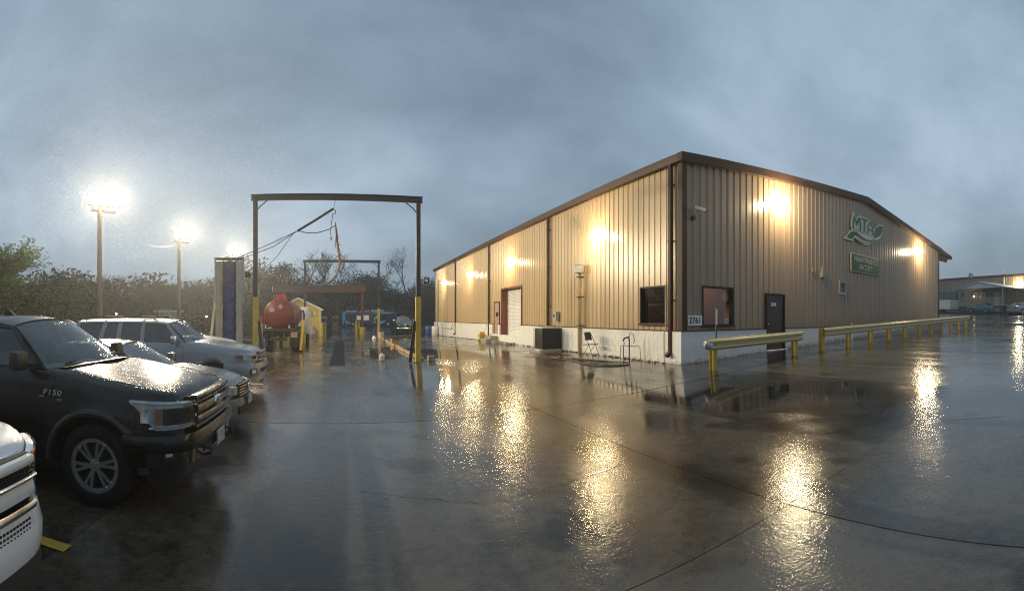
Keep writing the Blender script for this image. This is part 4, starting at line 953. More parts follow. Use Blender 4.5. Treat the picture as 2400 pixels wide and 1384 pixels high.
MB().ab((-2.2, 0, -.1), (2.2, 3.6, 2.72)).obj('wall', M_SHED, t)
mb = MB(); mb.prism([(-2.2, 2.722), (2.2, 2.722), (0, 3.75)], .08); mb.obj('gable', M_SHED, t); mb = MB()
for s in (-1, 1): mb.beam((s * 2.45, 1.75, 2.66), (0, 1.75, 3.83), 3.9, .10, up=(0, 0, 1))
mb.obj('roof', M_LGREY, t)
mb = MB()
for s in (-1, 1): mb.beam((s * 2.48, -.22, 2.62), (0, -.22, 3.81), .06, .17)
mb.obj('bargeboard', M_WHITE, t); mb = MB()
for k in range(20): mb.ab((-2.21, -.012, .1 + k * .135), (2.21, -.001, .225 + k * .135))
mb.obj('siding', M_SHED, t); MB().ab((2.15, -.03, 0), (2.24, .06, 2.72)).obj('corner_board', M_WHITE, t)
mb = MB(); mb.ab((1.55, -.16, 2.15), (1.75, -.02, 2.35)); mb.obj('shed_lamp', M_WHITE, t)
mb = MB(); mb.lathe([(0, 0), (.6, 0), (.66, .3), (.5, .7), (.3, 1.0), (.1, 1.2), (0, 1.22)], 9); mb.v = [q + Vector((random.uniform(-.08, .08), random.uniform(-.08, .08), 0)) for q in mb.v]; o = mb.obj('tarp_pile', M_CSTEP, None, True, 20); o.location = (-3.05, 46.2, 0); tag(o, 'grey tarpaulin heap at the foot of the yellow shed', 'tarp')
# ------------------------------------------------------------------ vehicles
M_TYRE = mat('tyre_rubber', (.014, .0135, .013), .75, var=.2, bump=.2, bscale=50, spec=.2); M_RIMS = mat('machined_rim', (.55, .56, .57), .28, metal=.85, var=.06); M_RIMD = mat('dark_rim', (.05, .05, .05), .4, metal=.4)
M_CHROME = mat('chrome', (.75, .76, .78), .12, metal=1.0, var=.04); M_UNDER = mat('underbody', (.012, .012, .012), .8)
M_LAMPC = mat('headlamp_reflector', (.88, .88, .86), .38, metal=.8, var=.08, vscale=14, bump=.9, bscale=11); M_AMBER = mat('amber_lens', (.90, .20, .015), .2, var=.1); M_REDL = mat('red_lens', (.45, .02, .015), .2)
M_GLOSSB = mat('gloss_black', (.012, .012, .013), .12, var=.1, coat=.4); M_SEAT = mat('seat_fabric', (.13, .165, .155), .9, var=.1); M_PLATE = mat('number_plate', (.50, .50, .50), .4, var=.3, vscale=14, col2=(.16, .17, .20))
M_CLEAR = glass('lamp_cover', (.92, .94, .95), .03)
def paint(name, c, drops=.0, rough=.24, metal=.0, coat=.6): return mat(name, c, rough, metal=metal, var=.05, vscale=1.2, coat=coat, drops=drops, dscale=150)
def wprof(S, x):
    """half width of the body at x (front at 0, rear at -L)"""
    W, rc, rr, L = S['W'], S['rc'], S.get('rr', .2), S['L']
    q = 0.0
    if x > -rc: q = rc - math.sqrt(max(0, rc * rc - (rc + x) ** 2))
    if x < -L + rr: q = rr - math.sqrt(max(0, rr * rr - (x + L - rr) ** 2))
    return W - q
SEC = [(.95, 0), (.985, .12), (1.0, .30), (1.0, .5), (.993, .7), (.978, .86), (.955, .95), (.925, 1.0)]
TOP = [(.89, .42), (.80, .62), (.64, .78), (.42, .90), (.20, .97), (0, 1)]
def section(S, x):
    w_ = wprof(S, x); zb = S['sill'] if not callable(S['sill']) else S['sill'](x)
    for xa, R, Ra in S['axles']:
        d = abs(x - xa)
        if d < Ra: zb = max(zb, R + math.sqrt(max(0, Ra * Ra - d * d)) * S.get('archk', 1.0))
    zs = smooth(S['sh'], -x); zt = smooth(S['top'], -x); h = zs - zb; P = []
    for fy, fz in SEC:
        z = zb + h * fz; y = w_ * fy + S.get('tuck', 0)
        fl = 0
        for xa, R, Ra in S['axles']:
            r = math.hypot(x - xa, z - R); fl = max(fl, S.get('flare', .03) * math.exp(-((r - Ra) / .09) ** 2))
        cr = S.get('crease'); 
        if cr: y += .012 * math.exp(-((z - cr) / .05) ** 2)
        P.append((y + fl, z))
    for fy, fz in TOP:
        fz2 = fz
        bump_ = S.get('powerdome', 0) * (math.exp(-((fy - .45) / .16) ** 2)) if zt > zs else 0
        P.append((w_ * fy, zs + (zt - zs) * fz2 + bump_))
    return P
def build_body(S, m, root, name='body'):
    L = S['L']; xs = {0.0, -L}
    k = 0
    while k * .07 < L: xs.add(-k * .07); k += 1
    for x in (.012, .03, .06, .1, .15, .2, .27, .34): xs.add(-x); xs.add(-L + x)
    for xa, R, Ra in S['axles']:
        for i in range(25): xs.add(xa + Ra * math.cos(PI * i / 24))
    xs.add(S['cowl']); xs.add(S['deck']); xs = sorted(xs, reverse=True); xs = [x for i, x in enumerate(xs) if i == 0 or xs[i - 1] - x > .004 or x in (-L,)]
    secs = [section(S, x) for x in xs]; n = len(secs[0]); mb = MB()
    for sgn in (1, -1):
        vs = [Vector((x, sgn * y, z)) for x, s_ in zip(xs, secs) for y, z in s_]; fs = []
        for i in range(len(xs) - 1):
            xm = (xs[i] + xs[i + 1]) / 2
            for j in range(n - 1):
                if j >= 8 and S['deck'] < xm < S['cowl']: continue
                fs.append((i * n + j, i * n + j + 1, (i + 1) * n + j + 1, (i + 1) * n + j))
        mb.add(vs, fs)
        for i in (0, len(xs) - 1):
            s_ = secs[i]; pts = [Vector((xs[i], sgn * y, z)) for y, z in s_] + [Vector((xs[i], 0, s_[0][1]))]
            mb.add(pts, [tuple(range(len(pts)))])
    o = mb.obj(name, m, root, True, 38)
    me = o.data; bm = bmesh.new(); bm.from_mesh(me); bmesh.ops.remove_doubles(bm, verts=bm.verts[:], dist=.0008); bmesh.ops.recalc_face_normals(bm, faces=bm.faces[:]); bm.to_mesh(me); bm.free()
    me.polygons.foreach_set('use_smooth', [True] * len(me.polygons)); me.set_sharp_from_angle(angle=math.radians(38))
    # dark underbody and wheel wells
    u = MB(); u.ab((-L + .15, -S['W'] * .80, S['ub']), (-.15, S['W'] * .80, S['ub'] + .22))
    u.ab((S['deck'] + .1, -S['W'] * .86, S['floor'] - .05), (S['cowl'] - .05, S['W'] * .86, S['floor']))
    for xa, R, Ra in S['axles']:
        for sgn in (1, -1):
            w_ = S['W'] * .95
            u.grid([[Vector((xa + Ra * math.cos(PI * i / 16), sgn * yy, R - .05 + Ra * math.sin(PI * i / 16))) for yy in (w_, w_ - .36)] for i in range(17)])
            u.add([(xa + Ra * math.cos(PI * i / 16), sgn * (w_ - .36), R - .05 + Ra * math.sin(PI * i / 16)) for i in range(17)], [tuple(range(17))])
    u.obj('underbody', M_UNDER, root)
    return o
def wheel(root, x, y, R, wd, rim_r, spokes, m_spoke, m_rim, twin=True, out=-1):
    """tyre with rim and spokes as its sub-parts; out = side (+1/-1) that faces outwards"""
    mb = MB(); h = wd / 2; rr = rim_r + .012
    prof = [(rr, -h * .9), (rr + .02, -h), (R - .05, -h), (R - .012, -h * .86), (R, -h * .62), (R, h * .62), (R - .012, h * .86), (R - .05, h), (rr + .02, h), (rr, h * .9)]
    mb.lathe(prof, 40, 'y'); t = mb.obj('wheel', M_TYRE, root, True, 50); t.location = (x, y, R)
    rb = MB(); o_ = out * h
    rb.lathe([(rr + .004, -o_ * .9), (rr - .01, -o_ * .6), (rim_r - .03, o_ * .35), (rim_r - .012, o_ * .82), (rr + .004, o_ * .95)], 40, 'y'); rb.lathe([(0, -o_ * .1), (rim_r, -o_ * .1)], 30, 'y')
    rb.obj('rim', m_rim, t, True, 40)
    sb = MB(); f = o_ * .86
    sb.lathe([(0, f * 1.02), (.045, f * 1.02), (.06, f * .96), (.062, f * .6)], 18, 'y'); sb.lathe([(rim_r - .035, f * .98), (rim_r - .005, f * 1.06), (rim_r + .01, f * 1.06)], 40, 'y')
    for k in range(spokes):
        a0 = 2 * PI * k / spokes + .2
        for da in ((-.13, .13) if twin else (0,)):
            a, b = a0 + da * .55, a0 + da * 1.25
            p = Vector((math.cos(a) * .05, f * .88, math.sin(a) * .05)); q = Vector((math.cos(b) * (rim_r - .015), f * .95, math.sin(b) * (rim_r - .015)))
            sb.beam(p, q, .030 if twin else .055, .03, up=(0, 1, 0))
    sb.obj('spoke', m_spoke, t, True, 30); lb = MB()
    for k in range(6 if twin else 5):
        a = 2 * PI * k / (6 if twin else 5); lb.cyl((math.cos(a) * .078, f * .8, math.sin(a) * .078), (math.cos(a) * .078, f * 1.02, math.sin(a) * .078), .012, n=6)
    tag(lb.obj('lug_nuts', M_RIMS, t), kind='stuff')
    return t
def contour(S, s, off=0.0):
    """point (x, y) on the nose's plan outline at arc length s from the middle (positive = +y side), pushed out by off"""
    sg = 1 if s >= 0 else -1; s = abs(s); W, rc, bow = S['W'], S['rc'], S.get('bow', .04); f = W - rc
    if s < f: x, y, n = 0, s, (1, 0)
    elif s < f + rc * PI / 2:
        a = (s - f) / rc; x, y, n = -rc + rc * math.cos(a), f + rc * math.sin(a), (math.cos(a), math.sin(a))
    else: x, y, n = -rc - (s - f - rc * PI / 2), W, (0, 1)
    x += bow * max(0, 1 - (s / (f + rc * .8)) ** 2)
    return x + n[0] * off, sg * (y + n[1] * off)
def wrap(S, s0, s1, zlo, zhi, off, th, m, root, nm, n=14, lean=0.0, zref=.9, smooth_=True, tilt=0):
    """a strip that follows the nose: zlo / zhi are numbers or [(s, z)] lists"""
    lo = (lambda s: interp(zlo, s)) if isinstance(zlo, list) else (lambda s: zlo); hi = (lambda s: interp(zhi, s)) if isinstance(zhi, list) else (lambda s: zhi)
    F_, B_ = [], []
    for i in range(n + 1):
        s = s0 + (s1 - s0) * i / n; a, b = lo(s), hi(s); rowF, rowB = [], []
        for k in range(4):
            z = a + (b - a) * k / 3; ro = off - lean * (z - zref) + tilt * (.5 - abs(k / 3 - .5)) * 2 * th; x, y = contour(S, s, ro); rowF.append(Vector((x, y, z)))
            x, y = contour(S, s, ro - th); rowB.append(Vector((x, y, z)))
        F_.append(rowF); B_.append(rowB)
    mb = MB(); mb.grid(F_); mb.grid(B_)
    for e_ in (0, -1): mb.grid([[F_[i][e_] for i in range(n + 1)], [B_[i][e_] for i in range(n + 1)]])
    for e_ in (0, -1): mb.grid([F_[e_], B_[e_]])
    return mb.obj(nm, m, root, smooth_, 40)
def cabin(S, m, mg, root, mgside=None):
    """pillars, glass and roof above the belt line"""
    yb = lambda x: wprof(S, x) * .925; segs = S['segs']; yr = S['yr']; zr = lambda x: smooth(S['zr'], -x)
    vt = S.get('vt', .92)
    def sp(i, v, sgn, ins=0.0):
        xb, xr = segs[i][0], segs[i][1]; zb_ = smooth(S['sh'], -xb)
        b, r = Vector((xb, yb(xb) - ins, zb_)), Vector((xr, yr - ins, zr(xr))); p = b.lerp(r, v); p.y += .03 * math.sin(v * PI); p.y *= sgn; return p
    for sgn in (1, -1):
        side = MB()
        for i in range(len(segs) - 1):
            kind = segs[i][2]
            vs = [0, .25, .5, .75, 1]
            if kind == 'P': side.grid([[sp(i, v, sgn), sp(i + 1, v, sgn)] for v in vs])
            else:
                side.grid([[sp(i, v, sgn), sp(i + 1, v, sgn)] for v in (vt, 1)]); side.grid([[sp(i, v, sgn), sp(i + 1, v, sgn)] for v in (0, .045)])
                g = MB(); g.grid([[sp(i, .045 + (vt - .045) * k / 4, sgn, .014), sp(i + 1, .045 + (vt - .045) * k / 4, sgn, .014)] for k in range(5)]); o = g.obj('side_window', mgside or mg, root, True)
                f = MB(); ring = [sp(i, .045, sgn, .004), sp(i + 1, .045, sgn, .004), sp(i + 1, vt, sgn, .004), sp(i, vt, sgn, .004)]
                f.tube(ring + [ring[0]], .011, 5); f.obj('seal', M_BLACK, o)
        side.obj('pillars', m, root, True, 40)
    x0, x1 = segs[0][1], segs[-1][1]; P = []
    nR = 16
    for i in range(nR + 1):
        x = x0 + (x1 - x0) * i / nR; row = []
        for a in (-1, -.93, -.8, -.5, 0, .5, .8, .93, 1):
            z = zr(x) + S['crown'] * (1 - abs(a) ** 2.6); xx = x + S.get('rbow', .10) * (1 - a * a) * (1 - i / nR) - S.get('rbowr', .05) * (1 - a * a) * (i / nR)
            row.append(Vector((xx, yr * a, z)))
        P.append(row)
    roof = MB(); roof.grid(P); roof.obj('roof', m, root, True, 45)
    # windscreen and rear window
    for nm, j, bx, rb in (('windscreen', 0, S['wbow'], S.get('rbow', .10)), ('rear_window', -1, -S.get('wbowr', .08), -S.get('rbowr', .05))):
        if j == -1 and S.get('norear'): continue
        xb, xr = segs[j][0], segs[j][1]; zb_ = smooth(S['sh'], -xb) + .01; Q = []
        for k in range(7):
            v = k / 6; row = []
            for a in (-1, -.85, -.6, -.3, 0, .3, .6, .85, 1):
                yy = (yb(xb) * .985) * (1 - v) + yr * .985 * v; x = xb + bx * (1 - a * a) + (xr + rb * (1 - a * a) - xb - bx * (1 - a * a)) * v
                zb2 = zb_ + S.get('cowlz', .04) * (1 - a * a); z = zb2 + (zr(xr) + S['crown'] * (1 - abs(a) ** 2.6) - zb2) * v
                x += (.02 if j == 0 else -.02) * math.sin(v * PI); row.append(Vector((x, yy * a, z - .004)))
            Q.append(row)
        g = MB(); g.grid(Q); o = g.obj(nm, mg, root, True, 60); f = MB(); f.tube(Q[0], .014, 5); f.tube(Q[-1], .012, 5); f.tube([r[0] for r in Q], .012, 5); f.tube([r[-1] for r in Q], .012, 5); tag(f.obj('seal', M_BLACK, o, True), kind='stuff')
def mirror(root, S, x, z, m, sgn, chrome=False):
    y = wprof(S, x) * .95; mb = MB(); mb.beam((x, sgn * (y - .02), z), (x + .02, sgn * (y + .12), z + .03), .06, .05); mb.obj('mirror_arm', M_BLACK, root)
    mb = MB(); mb.box((x + .02, sgn * (y + .19), z + .07), (.13, .22, .21), None, .05); mb.obj('mirror', m, root, True)
def seam(S, x0, z0, x1, z1, root, sgn, n=8):
    mb = MB(); pts = []
    for i in range(n + 1):
        x = x0 + (x1 - x0) * i / n; z = z0 + (z1 - z0) * i / n; sec = section(S, x); y = None
        for (ya, za), (yc, zc) in zip(sec, sec[1:8]):
            if za <= z <= zc: y = ya + (yc - ya) * (z - za) / max(1e-6, zc - za); break
        if y is None: y = sec[0][0] if z < sec[0][1] else sec[7][0]
        pts.append((x, sgn * (y - .001), z))
    mb.tube(pts, .005, 4); return mb.obj('panel_gap', M_UNDER, root)
def seats(root, S, rows, m=None):
    for x in rows:
        for sy in (-.38, .38):
            mb = MB(); mb.box((x, sy, S['floor'] + .22), (.5, .48, .18), None, .05); mb.box((x - .27, sy, S['floor'] + .55), (.16, .48, .62), Matrix.Rotation(-.22, 3, 'Y'), .05); mb.box((x - .38, sy, S['floor'] + .96), (.10, .26, .18), Matrix.Rotation(-.15, 3, 'Y'), .04); mb.obj('seat', m or M_SEAT, root, True)
    xd = S['cowl']; mb = MB(); mb.box((xd - .30, 0, smooth(S['sh'], -xd) - .07), (.5, S['W'] * 1.62, .14), None, .05); mb.obj('dashboard', M_SEAT, root, True)
    mb = MB(); c = Vector((xd - .72, .38, smooth(S['sh'], -xd) + .02)); R_ = Matrix.Rotation(math.radians(-62), 3, 'Y')
    ring = [c + R_ @ Vector((.19 * math.cos(a), .19 * math.sin(a), 0)) for a in [2 * PI * i / 20 for i in range(21)]]; mb.tube(ring, .016, 6); mb.tube([c + R_ @ Vector((-.18, 0, 0)), c + R_ @ Vector((.18, 0, 0))], .02, 5); mb.obj('steering_wheel', M_BLACK, root, True)
def plate(root, x, y, z, rot=0):
    mb = MB(); mb.box((x, y, z), (.012, .31, .16), Matrix.Rotation(rot, 3, 'Z'), .004); o = mb.obj('number_plate', M_PLATE, root)
    return o

# ---- the black pickup in front
P_BLK = paint('wet_black_paint', (.0035, .004, .005), drops=.30, rough=.19, coat=.0)
G_F = glass('truck_windscreen', (.66, .80, .74), .06, .05, drops=.18, dscale=70); G_FS = glass('truck_side_glass', (.16, .22, .20), .05)
S = dict(L=5.9, W=1.0, rc=.34, rr=.12, bow=.05, sill=.46, axles=[(-.87, .415, .50), (-4.55, .415, .50)], sh=[(0, 1.07), (.08, 1.115), (.25, 1.15), (.8, 1.235), (1.45, 1.315), (2.3, 1.315), (6, 1.32)],
         top=[(0, 1.08), (.06, 1.155), (.2, 1.20), (.7, 1.285), (1.3, 1.375), (1.8, 1.38), (4, 1.22), (6, 1.22)], cowl=-1.40, deck=-4.0, ub=.34, floor=.62, flare=.045, powerdome=.012, crease=.92,
         segs=[(-1.50, -2.12, 'P'), (-1.62, -2.20, 'G'), (-2.62, -2.66, 'P'), (-2.74, -2.78, 'G'), (-3.62, -3.55, 'P'), (-3.95, -3.80, 'E')], yr=.70, zr=[(2.1, 1.795), (2.5, 1.845), (3.2, 1.85), (3.9, 1.82)], crown=.075, wbow=.22, rbow=.07)
tr = thing('pickup_truck', 'wet black pickup truck in the near left, amber-edged headlight towards the lot', 'pickup truck', (-1.50, 5.12, .005))
build_body(S, P_BLK, tr); cabin(S, P_BLK, G_F, tr, G_FS); seats(tr, S, (-2.35, -3.2))
for xa in (-.87, -4.55):
    wheel(tr, xa, -.865, .415, .25, .262, 6, M_RIMS, M_RIMD, True, -1); wheel(tr, xa, .865, .415, .25, .262, 6, M_RIMS, M_RIMD, True, 1)
for sg in (1, -1):
    a, b = (0.52, 1.36)
    sc_ = lambda pts: [(sg * s, z) for s, z in pts] if sg > 0 else [(sg * s, z) for s, z in reversed(pts)]
    def wr(s0, s1, lo, hi, off, th, m, nm, **k):
        if sg < 0: s0, s1 = -s1, -s0
        return wrap(S, s0, s1, sc_(lo) if isinstance(lo, list) else lo, sc_(hi) if isinstance(hi, list) else hi, off, th, m, tr, nm, **k)
    hl = wr(.60, 1.32, [(.60, .835), (1.07, .835), (1.20, 1.0), (1.32, 1.085)], [(.60, 1.075), (1.0, 1.095), (1.32, 1.105)], .016, .05, M_LAMPC, 'headlight')
    for nm, s0, s1, lo, hi, off, m in (('upper_strip', .62, 1.29, [(.62, 1.05), (1.29, 1.075)], [(.62, 1.066), (1.29, 1.09)], .026, M_WHITE), ('lower_strip', .62, 1.12, .845, .862, .026, M_WHITE),
                                     ('amber_marker', 1.0, 1.07, .885, 1.035, .030, M_AMBER), ('lamp_bezel', .60, 1.0, .885, 1.04, .05, M_GLOSSB), ('lamp_cavity', .66, .92, .91, 1.01, .053, M_UNDER)):
        o = wr(s0, s1, lo, hi, off, .02, m, nm); o.parent = hl
    o = wr(1.08, 1.20, .90, 1.03, .024, .02, M_CHROME, 'reflector'); o.parent = hl
    o = wr(.60, 1.32, [(.60, .835), (1.07, .835), (1.20, 1.0), (1.32, 1.085)], [(.60, 1.075), (1.0, 1.095), (1.32, 1.105)], .034, .003, M_CLEAR, 'cover'); o.parent = hl
    wr(.90, 1.0, .56, .68, .075, .02, M_UNDER, 'fog_light_recess'); wr(.93, .985, .60, .65, .080, .02, M_CHROME, 'fog_light')
    mirror(tr, S, -1.72, 1.36, M_BLACK, sg)
    for x0, z0, x1, z1 in ((-1.55, .52, -1.50, 1.31), (-2.68, .52, -2.68, 1.31), (-3.68, .52, -3.68, 1.31)): seam(S, x0, z0, x1, z1, tr, sg)
    mb = MB(); mb.box((-2.48, sg * (S['W'] + .025), 1.14), (.22, .035, .035), None, .012); mb.obj('door_handle', M_CHROME, tr, True)
    mb = MB(); mb.tube([(-2.2, sg * 1.02, .36), (-3.9, sg * 1.02, .36)], .05, 8); mb.obj('side_step', M_BLACK, tr, True)
    fl = MB(); rows_ = []
    for i in range(25):
        a_ = PI * (i / 24); rows_.append([Vector((-.87 + r * math.cos(a_), sg * y_, .415 + r * math.sin(a_))) for r, y_ in ((.495, .97), (.50, 1.035), (.53, 1.045), (.575, 1.02), (.60, .985))])
    fl.grid(rows_); fl.obj('wheel_arch_trim', M_BLACK, tr, True)
wrap(S, -.66, .66, .80, 1.115, .010, .06, M_UNDER, tr, 'grille_opening')
for z0, z1, off, m in ((1.085, 1.125, .055, P_BLK), (1.05, 1.068, .05, M_GLOSSB), (.955, 1.035, .075, M_GLOSSB), (.865, .925, .075, M_GLOSSB), (.80, .835, .055, P_BLK)): wrap(S, -.64, .64, z0, z1, off, .06, m, tr, 'grille_bar', tilt=.25)
for k in range(17):
    s_ = -.6 + k * .075; wrap(S, s_, s_ + .02, .80, 1.08, .030, .02, M_BLACK, tr, 'grille_rib', n=1)
mb = MB(); P_ = []
for r, x in ((0, .155), (.75, .155), (.9, .15), (1, .135), (1, .10)): P_.append((r, x))
mb.grid([[Vector((x, .145 * r * math.cos(a), .99 + .062 * r * math.sin(a))) for r, x in P_] for a in [2 * PI * i / 28 for i in range(28)]], closeu=True); em = mb.obj('emblem', M_CHROME, tr, True, 30)
mb = MB(); mb.grid([[Vector((.1565, .125 * r * math.cos(a), .99 + .048 * r * math.sin(a))) for r in (0, 1)] for a in [2 * PI * i / 28 for i in range(28)]], closeu=True); mb.obj('badge_field', mat('dark_blue_enamel', (.01, .025, .09), .2), em)
tx = text_mb('Ford', .078, .004, .001); tx.v = [Matrix.Rotation(PI / 2, 3, 'Z') @ q + Vector((.159, 0, .992)) for q in tx.v]; tx.obj('lettering', M_CHROME, em)
BP = mat('black_bumper', (.006, .006, .0065), .18, var=.1, spec=.4)
wrap(S, -1.36, 1.36, .63, .79, .085, .10, BP, tr, 'bumper', n=30, tilt=.3); wrap(S, -1.30, 1.30, .50, .635, .065, .08, BP, tr, 'bumper_valance', n=30); wrap(S, -1.16, 1.16, .30, .50, .0, .05, M_BLACK, tr, 'air_dam', n=26, lean=-.35, zref=.5)
wrap(S, -.45, .45, .53, .61, .072, .03, M_UNDER, tr, 'lower_intake', n=10)
plate(tr, .165, 0, .60)
for s_ in (.45, -.45): mb = MB(); mb.tube([(.1, s_, .50), (.19, s_, .52), (.19, s_, .57), (.1, s_, .58)], .014, 6); mb.obj('tow_hook', M_BLACK, tr, True)
tx = text_mb('F150', .086, .012, .0015, space=1.05); tx.v = [Vector((q.x * 1.35 + q.z * .25 - 1.36, -1.003 + q.y, q.z * .95 + 1.105)) for q in tx.v]; tx.obj('fender_badge', M_CHROME, tr)
MB().ab((-1.53, -1.009, 1.053), (-1.47, -1.0, 1.064)).obj('fender_badge', M_CHROME, tr)
tx = text_mb('XLT', .034, .01, .001); tx.v = [Vector((q.x - 1.27, -1.003 + q.y, q.z + 1.035)) for q in tx.v]; tx.obj('fender_badge', M_CHROME, tr)
for sg in (1, -1):
    mb = MB(); mb.tube([(-.10, sg * .80, 1.145), (-.5, sg * .845, 1.225), (-1.0, sg * .865, 1.29), (-1.42, sg * .875, 1.345)], .006, 4); mb.obj('panel_gap', M_UNDER, tr)
mb = MB(); mb.prism([(-.11, 0), (.09, 0), (-.03, .09), (-.09, .095)], .035, Matrix.Translation((-2.75, -.0175, 1.905))); mb.obj('roof_antenna', M_BLACK, tr)
for ya, yb_ in ((.75, .05), (.05, -.70)):
    mb = MB(); mb.tube([(-1.42, yb_ + .05, 1.38), (-1.46, (ya + yb_) / 2, 1.405), (-1.44 - (.1 if ya > .5 else .04), ya, 1.42)], .013, 5); mb.tube([(-1.40, yb_ + .12, 1.395), (-1.45, ya - .02, 1.42)], .01, 4); mb.obj('wiper', M_BLACK, tr)
mb = MB(); mb.patch((-1.30, -.86, 1.36), (-1.30, .86, 1.36), (-1.50, .90, 1.335), (-1.50, -.90, 1.335), 10, 2, (.16, 0, .035), edge='u'); mb.obj('cowl_panel', M_BLACK, tr, True)
mb = MB(); mb.box((-2.12, 0, 1.74), (.04, .24, .07), None, .02); mb.obj('rear_view_mirror', M_BLACK, tr, True)

# ---- silver sport utility
P_SIL = paint('wet_silver_paint', (.28, .29, .305), drops=.25, rough=.25, metal=.25); G_SUV = glass('suv_windscreen', (.55, .62, .60), .12, .03, drops=.2, dscale=70); G_TINT = glass('tinted_glass', (.10, .11, .105), .06)
S2 = dict(L=5.18, W=.965, rc=.42, rr=.16, bow=.06, sill=.42, axles=[(-.95, .385, .46), (-3.95, .385, .46)], sh=[(0, .98), (.1, 1.04), (.3, 1.08), (1.0, 1.19), (1.65, 1.26), (2.6, 1.26), (5.2, 1.27)],
          top=[(0, 1.0), (.08, 1.10), (.25, 1.16), (.8, 1.25), (1.5, 1.32), (2, 1.32), (5.18, 1.3)], cowl=-1.58, deck=-5.0, ub=.30, floor=.55, flare=.04, crease=.80,
          segs=[(-1.66, -2.18, 'P'), (-1.84, -2.28, 'G'), (-2.78, -2.80, 'P'), (-2.90, -2.90, 'G'), (-3.45, -3.44, 'P'), (-3.60, -3.56, 'G'), (-3.98, -3.88, 'P'), (-4.12, -4.02, 'G'), (-4.85, -4.72, 'P'), (-5.0, -4.86, 'E')], yr=.73, zr=[(2.1, 1.74), (2.6, 1.785), (3.6, 1.80), (4.9, 1.77)], crown=.075, wbow=.20, rbow=.08)
sv = thing('sport_utility_vehicle', 'wet silver sport utility with roof rails and dark side windows', 'car', (-2.12, 12.0, 0))
build_body(S2, P_SIL, sv); cabin(S2, P_SIL, G_SUV, sv, G_TINT); seats(sv, S2, (-2.45, -3.4))
for xa in (-.95, -3.95): wheel(sv, xa, -.83, .385, .25, .215, 5, M_RIMS, M_RIMS, False, -1); wheel(sv, xa, .83, .385, .25, .215, 5, M_RIMS, M_RIMS, False, 1)
def front(root, S, paint_m, z, sg_list=(1, -1), s_in=.50, s_out=1.22, amber=True, lampm=None):
    z0, z1 = z
    for sg in sg_list:
        f = lambda a, b: (a, b) if sg > 0 else (-b, -a)
        fl = lambda pts: [(sg * s, q) for s, q in (pts if sg > 0 else reversed(pts))]
        s0, s1 = f(s_in, s_out); o = wrap(S, s0, s1, fl([(s_in, z0), (s_out - .12, z0 + .02), (s_out, z0 + .09)]), fl([(s_in, z1 - .03), (s_out - .2, z1), (s_out, z1 - .03)]), .012, .04, lampm or M_LAMPC, root, 'headlight')
        s0, s1 = f(s_in + .12, s_in + .34); q = wrap(S, s0, s1, z0 + .04, z1 - .05, .022, .02, M_CHROME, root, 'reflector'); q.parent = o
        if amber: s0, s1 = f(s_out - .22, s_out - .02); q = wrap(S, s0, s1, fl([(s_out - .22, z0 + .02), (s_out - .02, z0 + .08)]), fl([(s_out - .22, z1 - .03), (s_out - .02, z1 - .05)]), .020, .02, M_AMBER, root, 'turn_signal'); q.parent = o
        s0, s1 = f(s_in, s_out); q = wrap(S, s0, s1, fl([(s_in, z0), (s_out - .12, z0 + .02), (s_out, z0 + .09)]), fl([(s_in, z1 - .03), (s_out - .2, z1), (s_out, z1 - .03)]), .030, .003, M_CLEAR, root, 'cover'); q.parent = o
front(sv, S2, P_SIL, (.86, 1.03))
wrap(S2, -.46, .46, .86, 1.05, .02, .05, M_UNDER, sv, 'grille_opening')
for z0, z1 in ((1.03, 1.075), (.975, .995), (.92, .94), (.845, .875)): wrap(S2, -.48, .48, z0, z1, .05, .04, P_SIL if z0 > 1.02 else M_CHROME, sv, 'grille_bar', tilt=.3)
wrap(S2, -1.45, 1.45, .50, .80, .08, .09, P_SIL, sv, 'bumper', n=34, tilt=.35); wrap(S2, -.55, .55, .58, .66, .115, .03, M_UNDER, sv, 'lower_intake'); wrap(S2, -1.35, 1.35, .36, .50, .05, .06, P_SIL, sv, 'bumper_valance', n=30)
for sg in (-1, 1):
    wrap(S2, sg * .80 - .07, sg * .80 + .07, .54, .67, .118, .02, M_UNDER, sv, 'fog_light_recess', n=5); wrap(S2, sg * .80 - .045, sg * .80 + .045, .56, .65, .123, .02, M_LAMPC, sv, 'fog_light', n=5)
    mirror(sv, S2, -1.92, 1.28, M_CHROME, sg)
    for x0, z0, x1, z1 in ((-1.75, .5, -1.70, 1.25), (-2.84, .46, -2.84, 1.25), (-3.52, .9, -3.52, 1.25)): seam(S2, x0, z0, x1, z1, sv, sg)
    for x in (-2.6, -3.4): mb = MB(); mb.box((x, sg * 1.0, 1.05), (.2, .04, .035), None, .012); mb.obj('door_handle', P_SIL, sv, True)
    mb = MB(); mb.tube([(-2.55, sg * .62, 1.83), (-2.7, sg * .62, 1.905), (-4.5, sg * .62, 1.90), (-4.65, sg * .62, 1.82)], .02, 6); mb.obj('roof_rail', M_BLACK, sv, True)
mb = MB(); mb.beam((-3.0, -.62, 1.93), (-3.0, .62, 1.93), .07, .025); mb.obj('roof_crossbar', M_CHROME, sv); mb = MB(); mb.beam((-4.1, -.62, 1.93), (-4.1, .62, 1.93), .07, .025); mb.obj('roof_crossbar', M_CHROME, sv)
plate(sv, .16, 0, .62); mb = MB(); mb.tube([(-1.66, .1, 1.33), (-1.72, -.75, 1.33)], .014, 5); mb.obj('wiper', M_BLACK, sv)

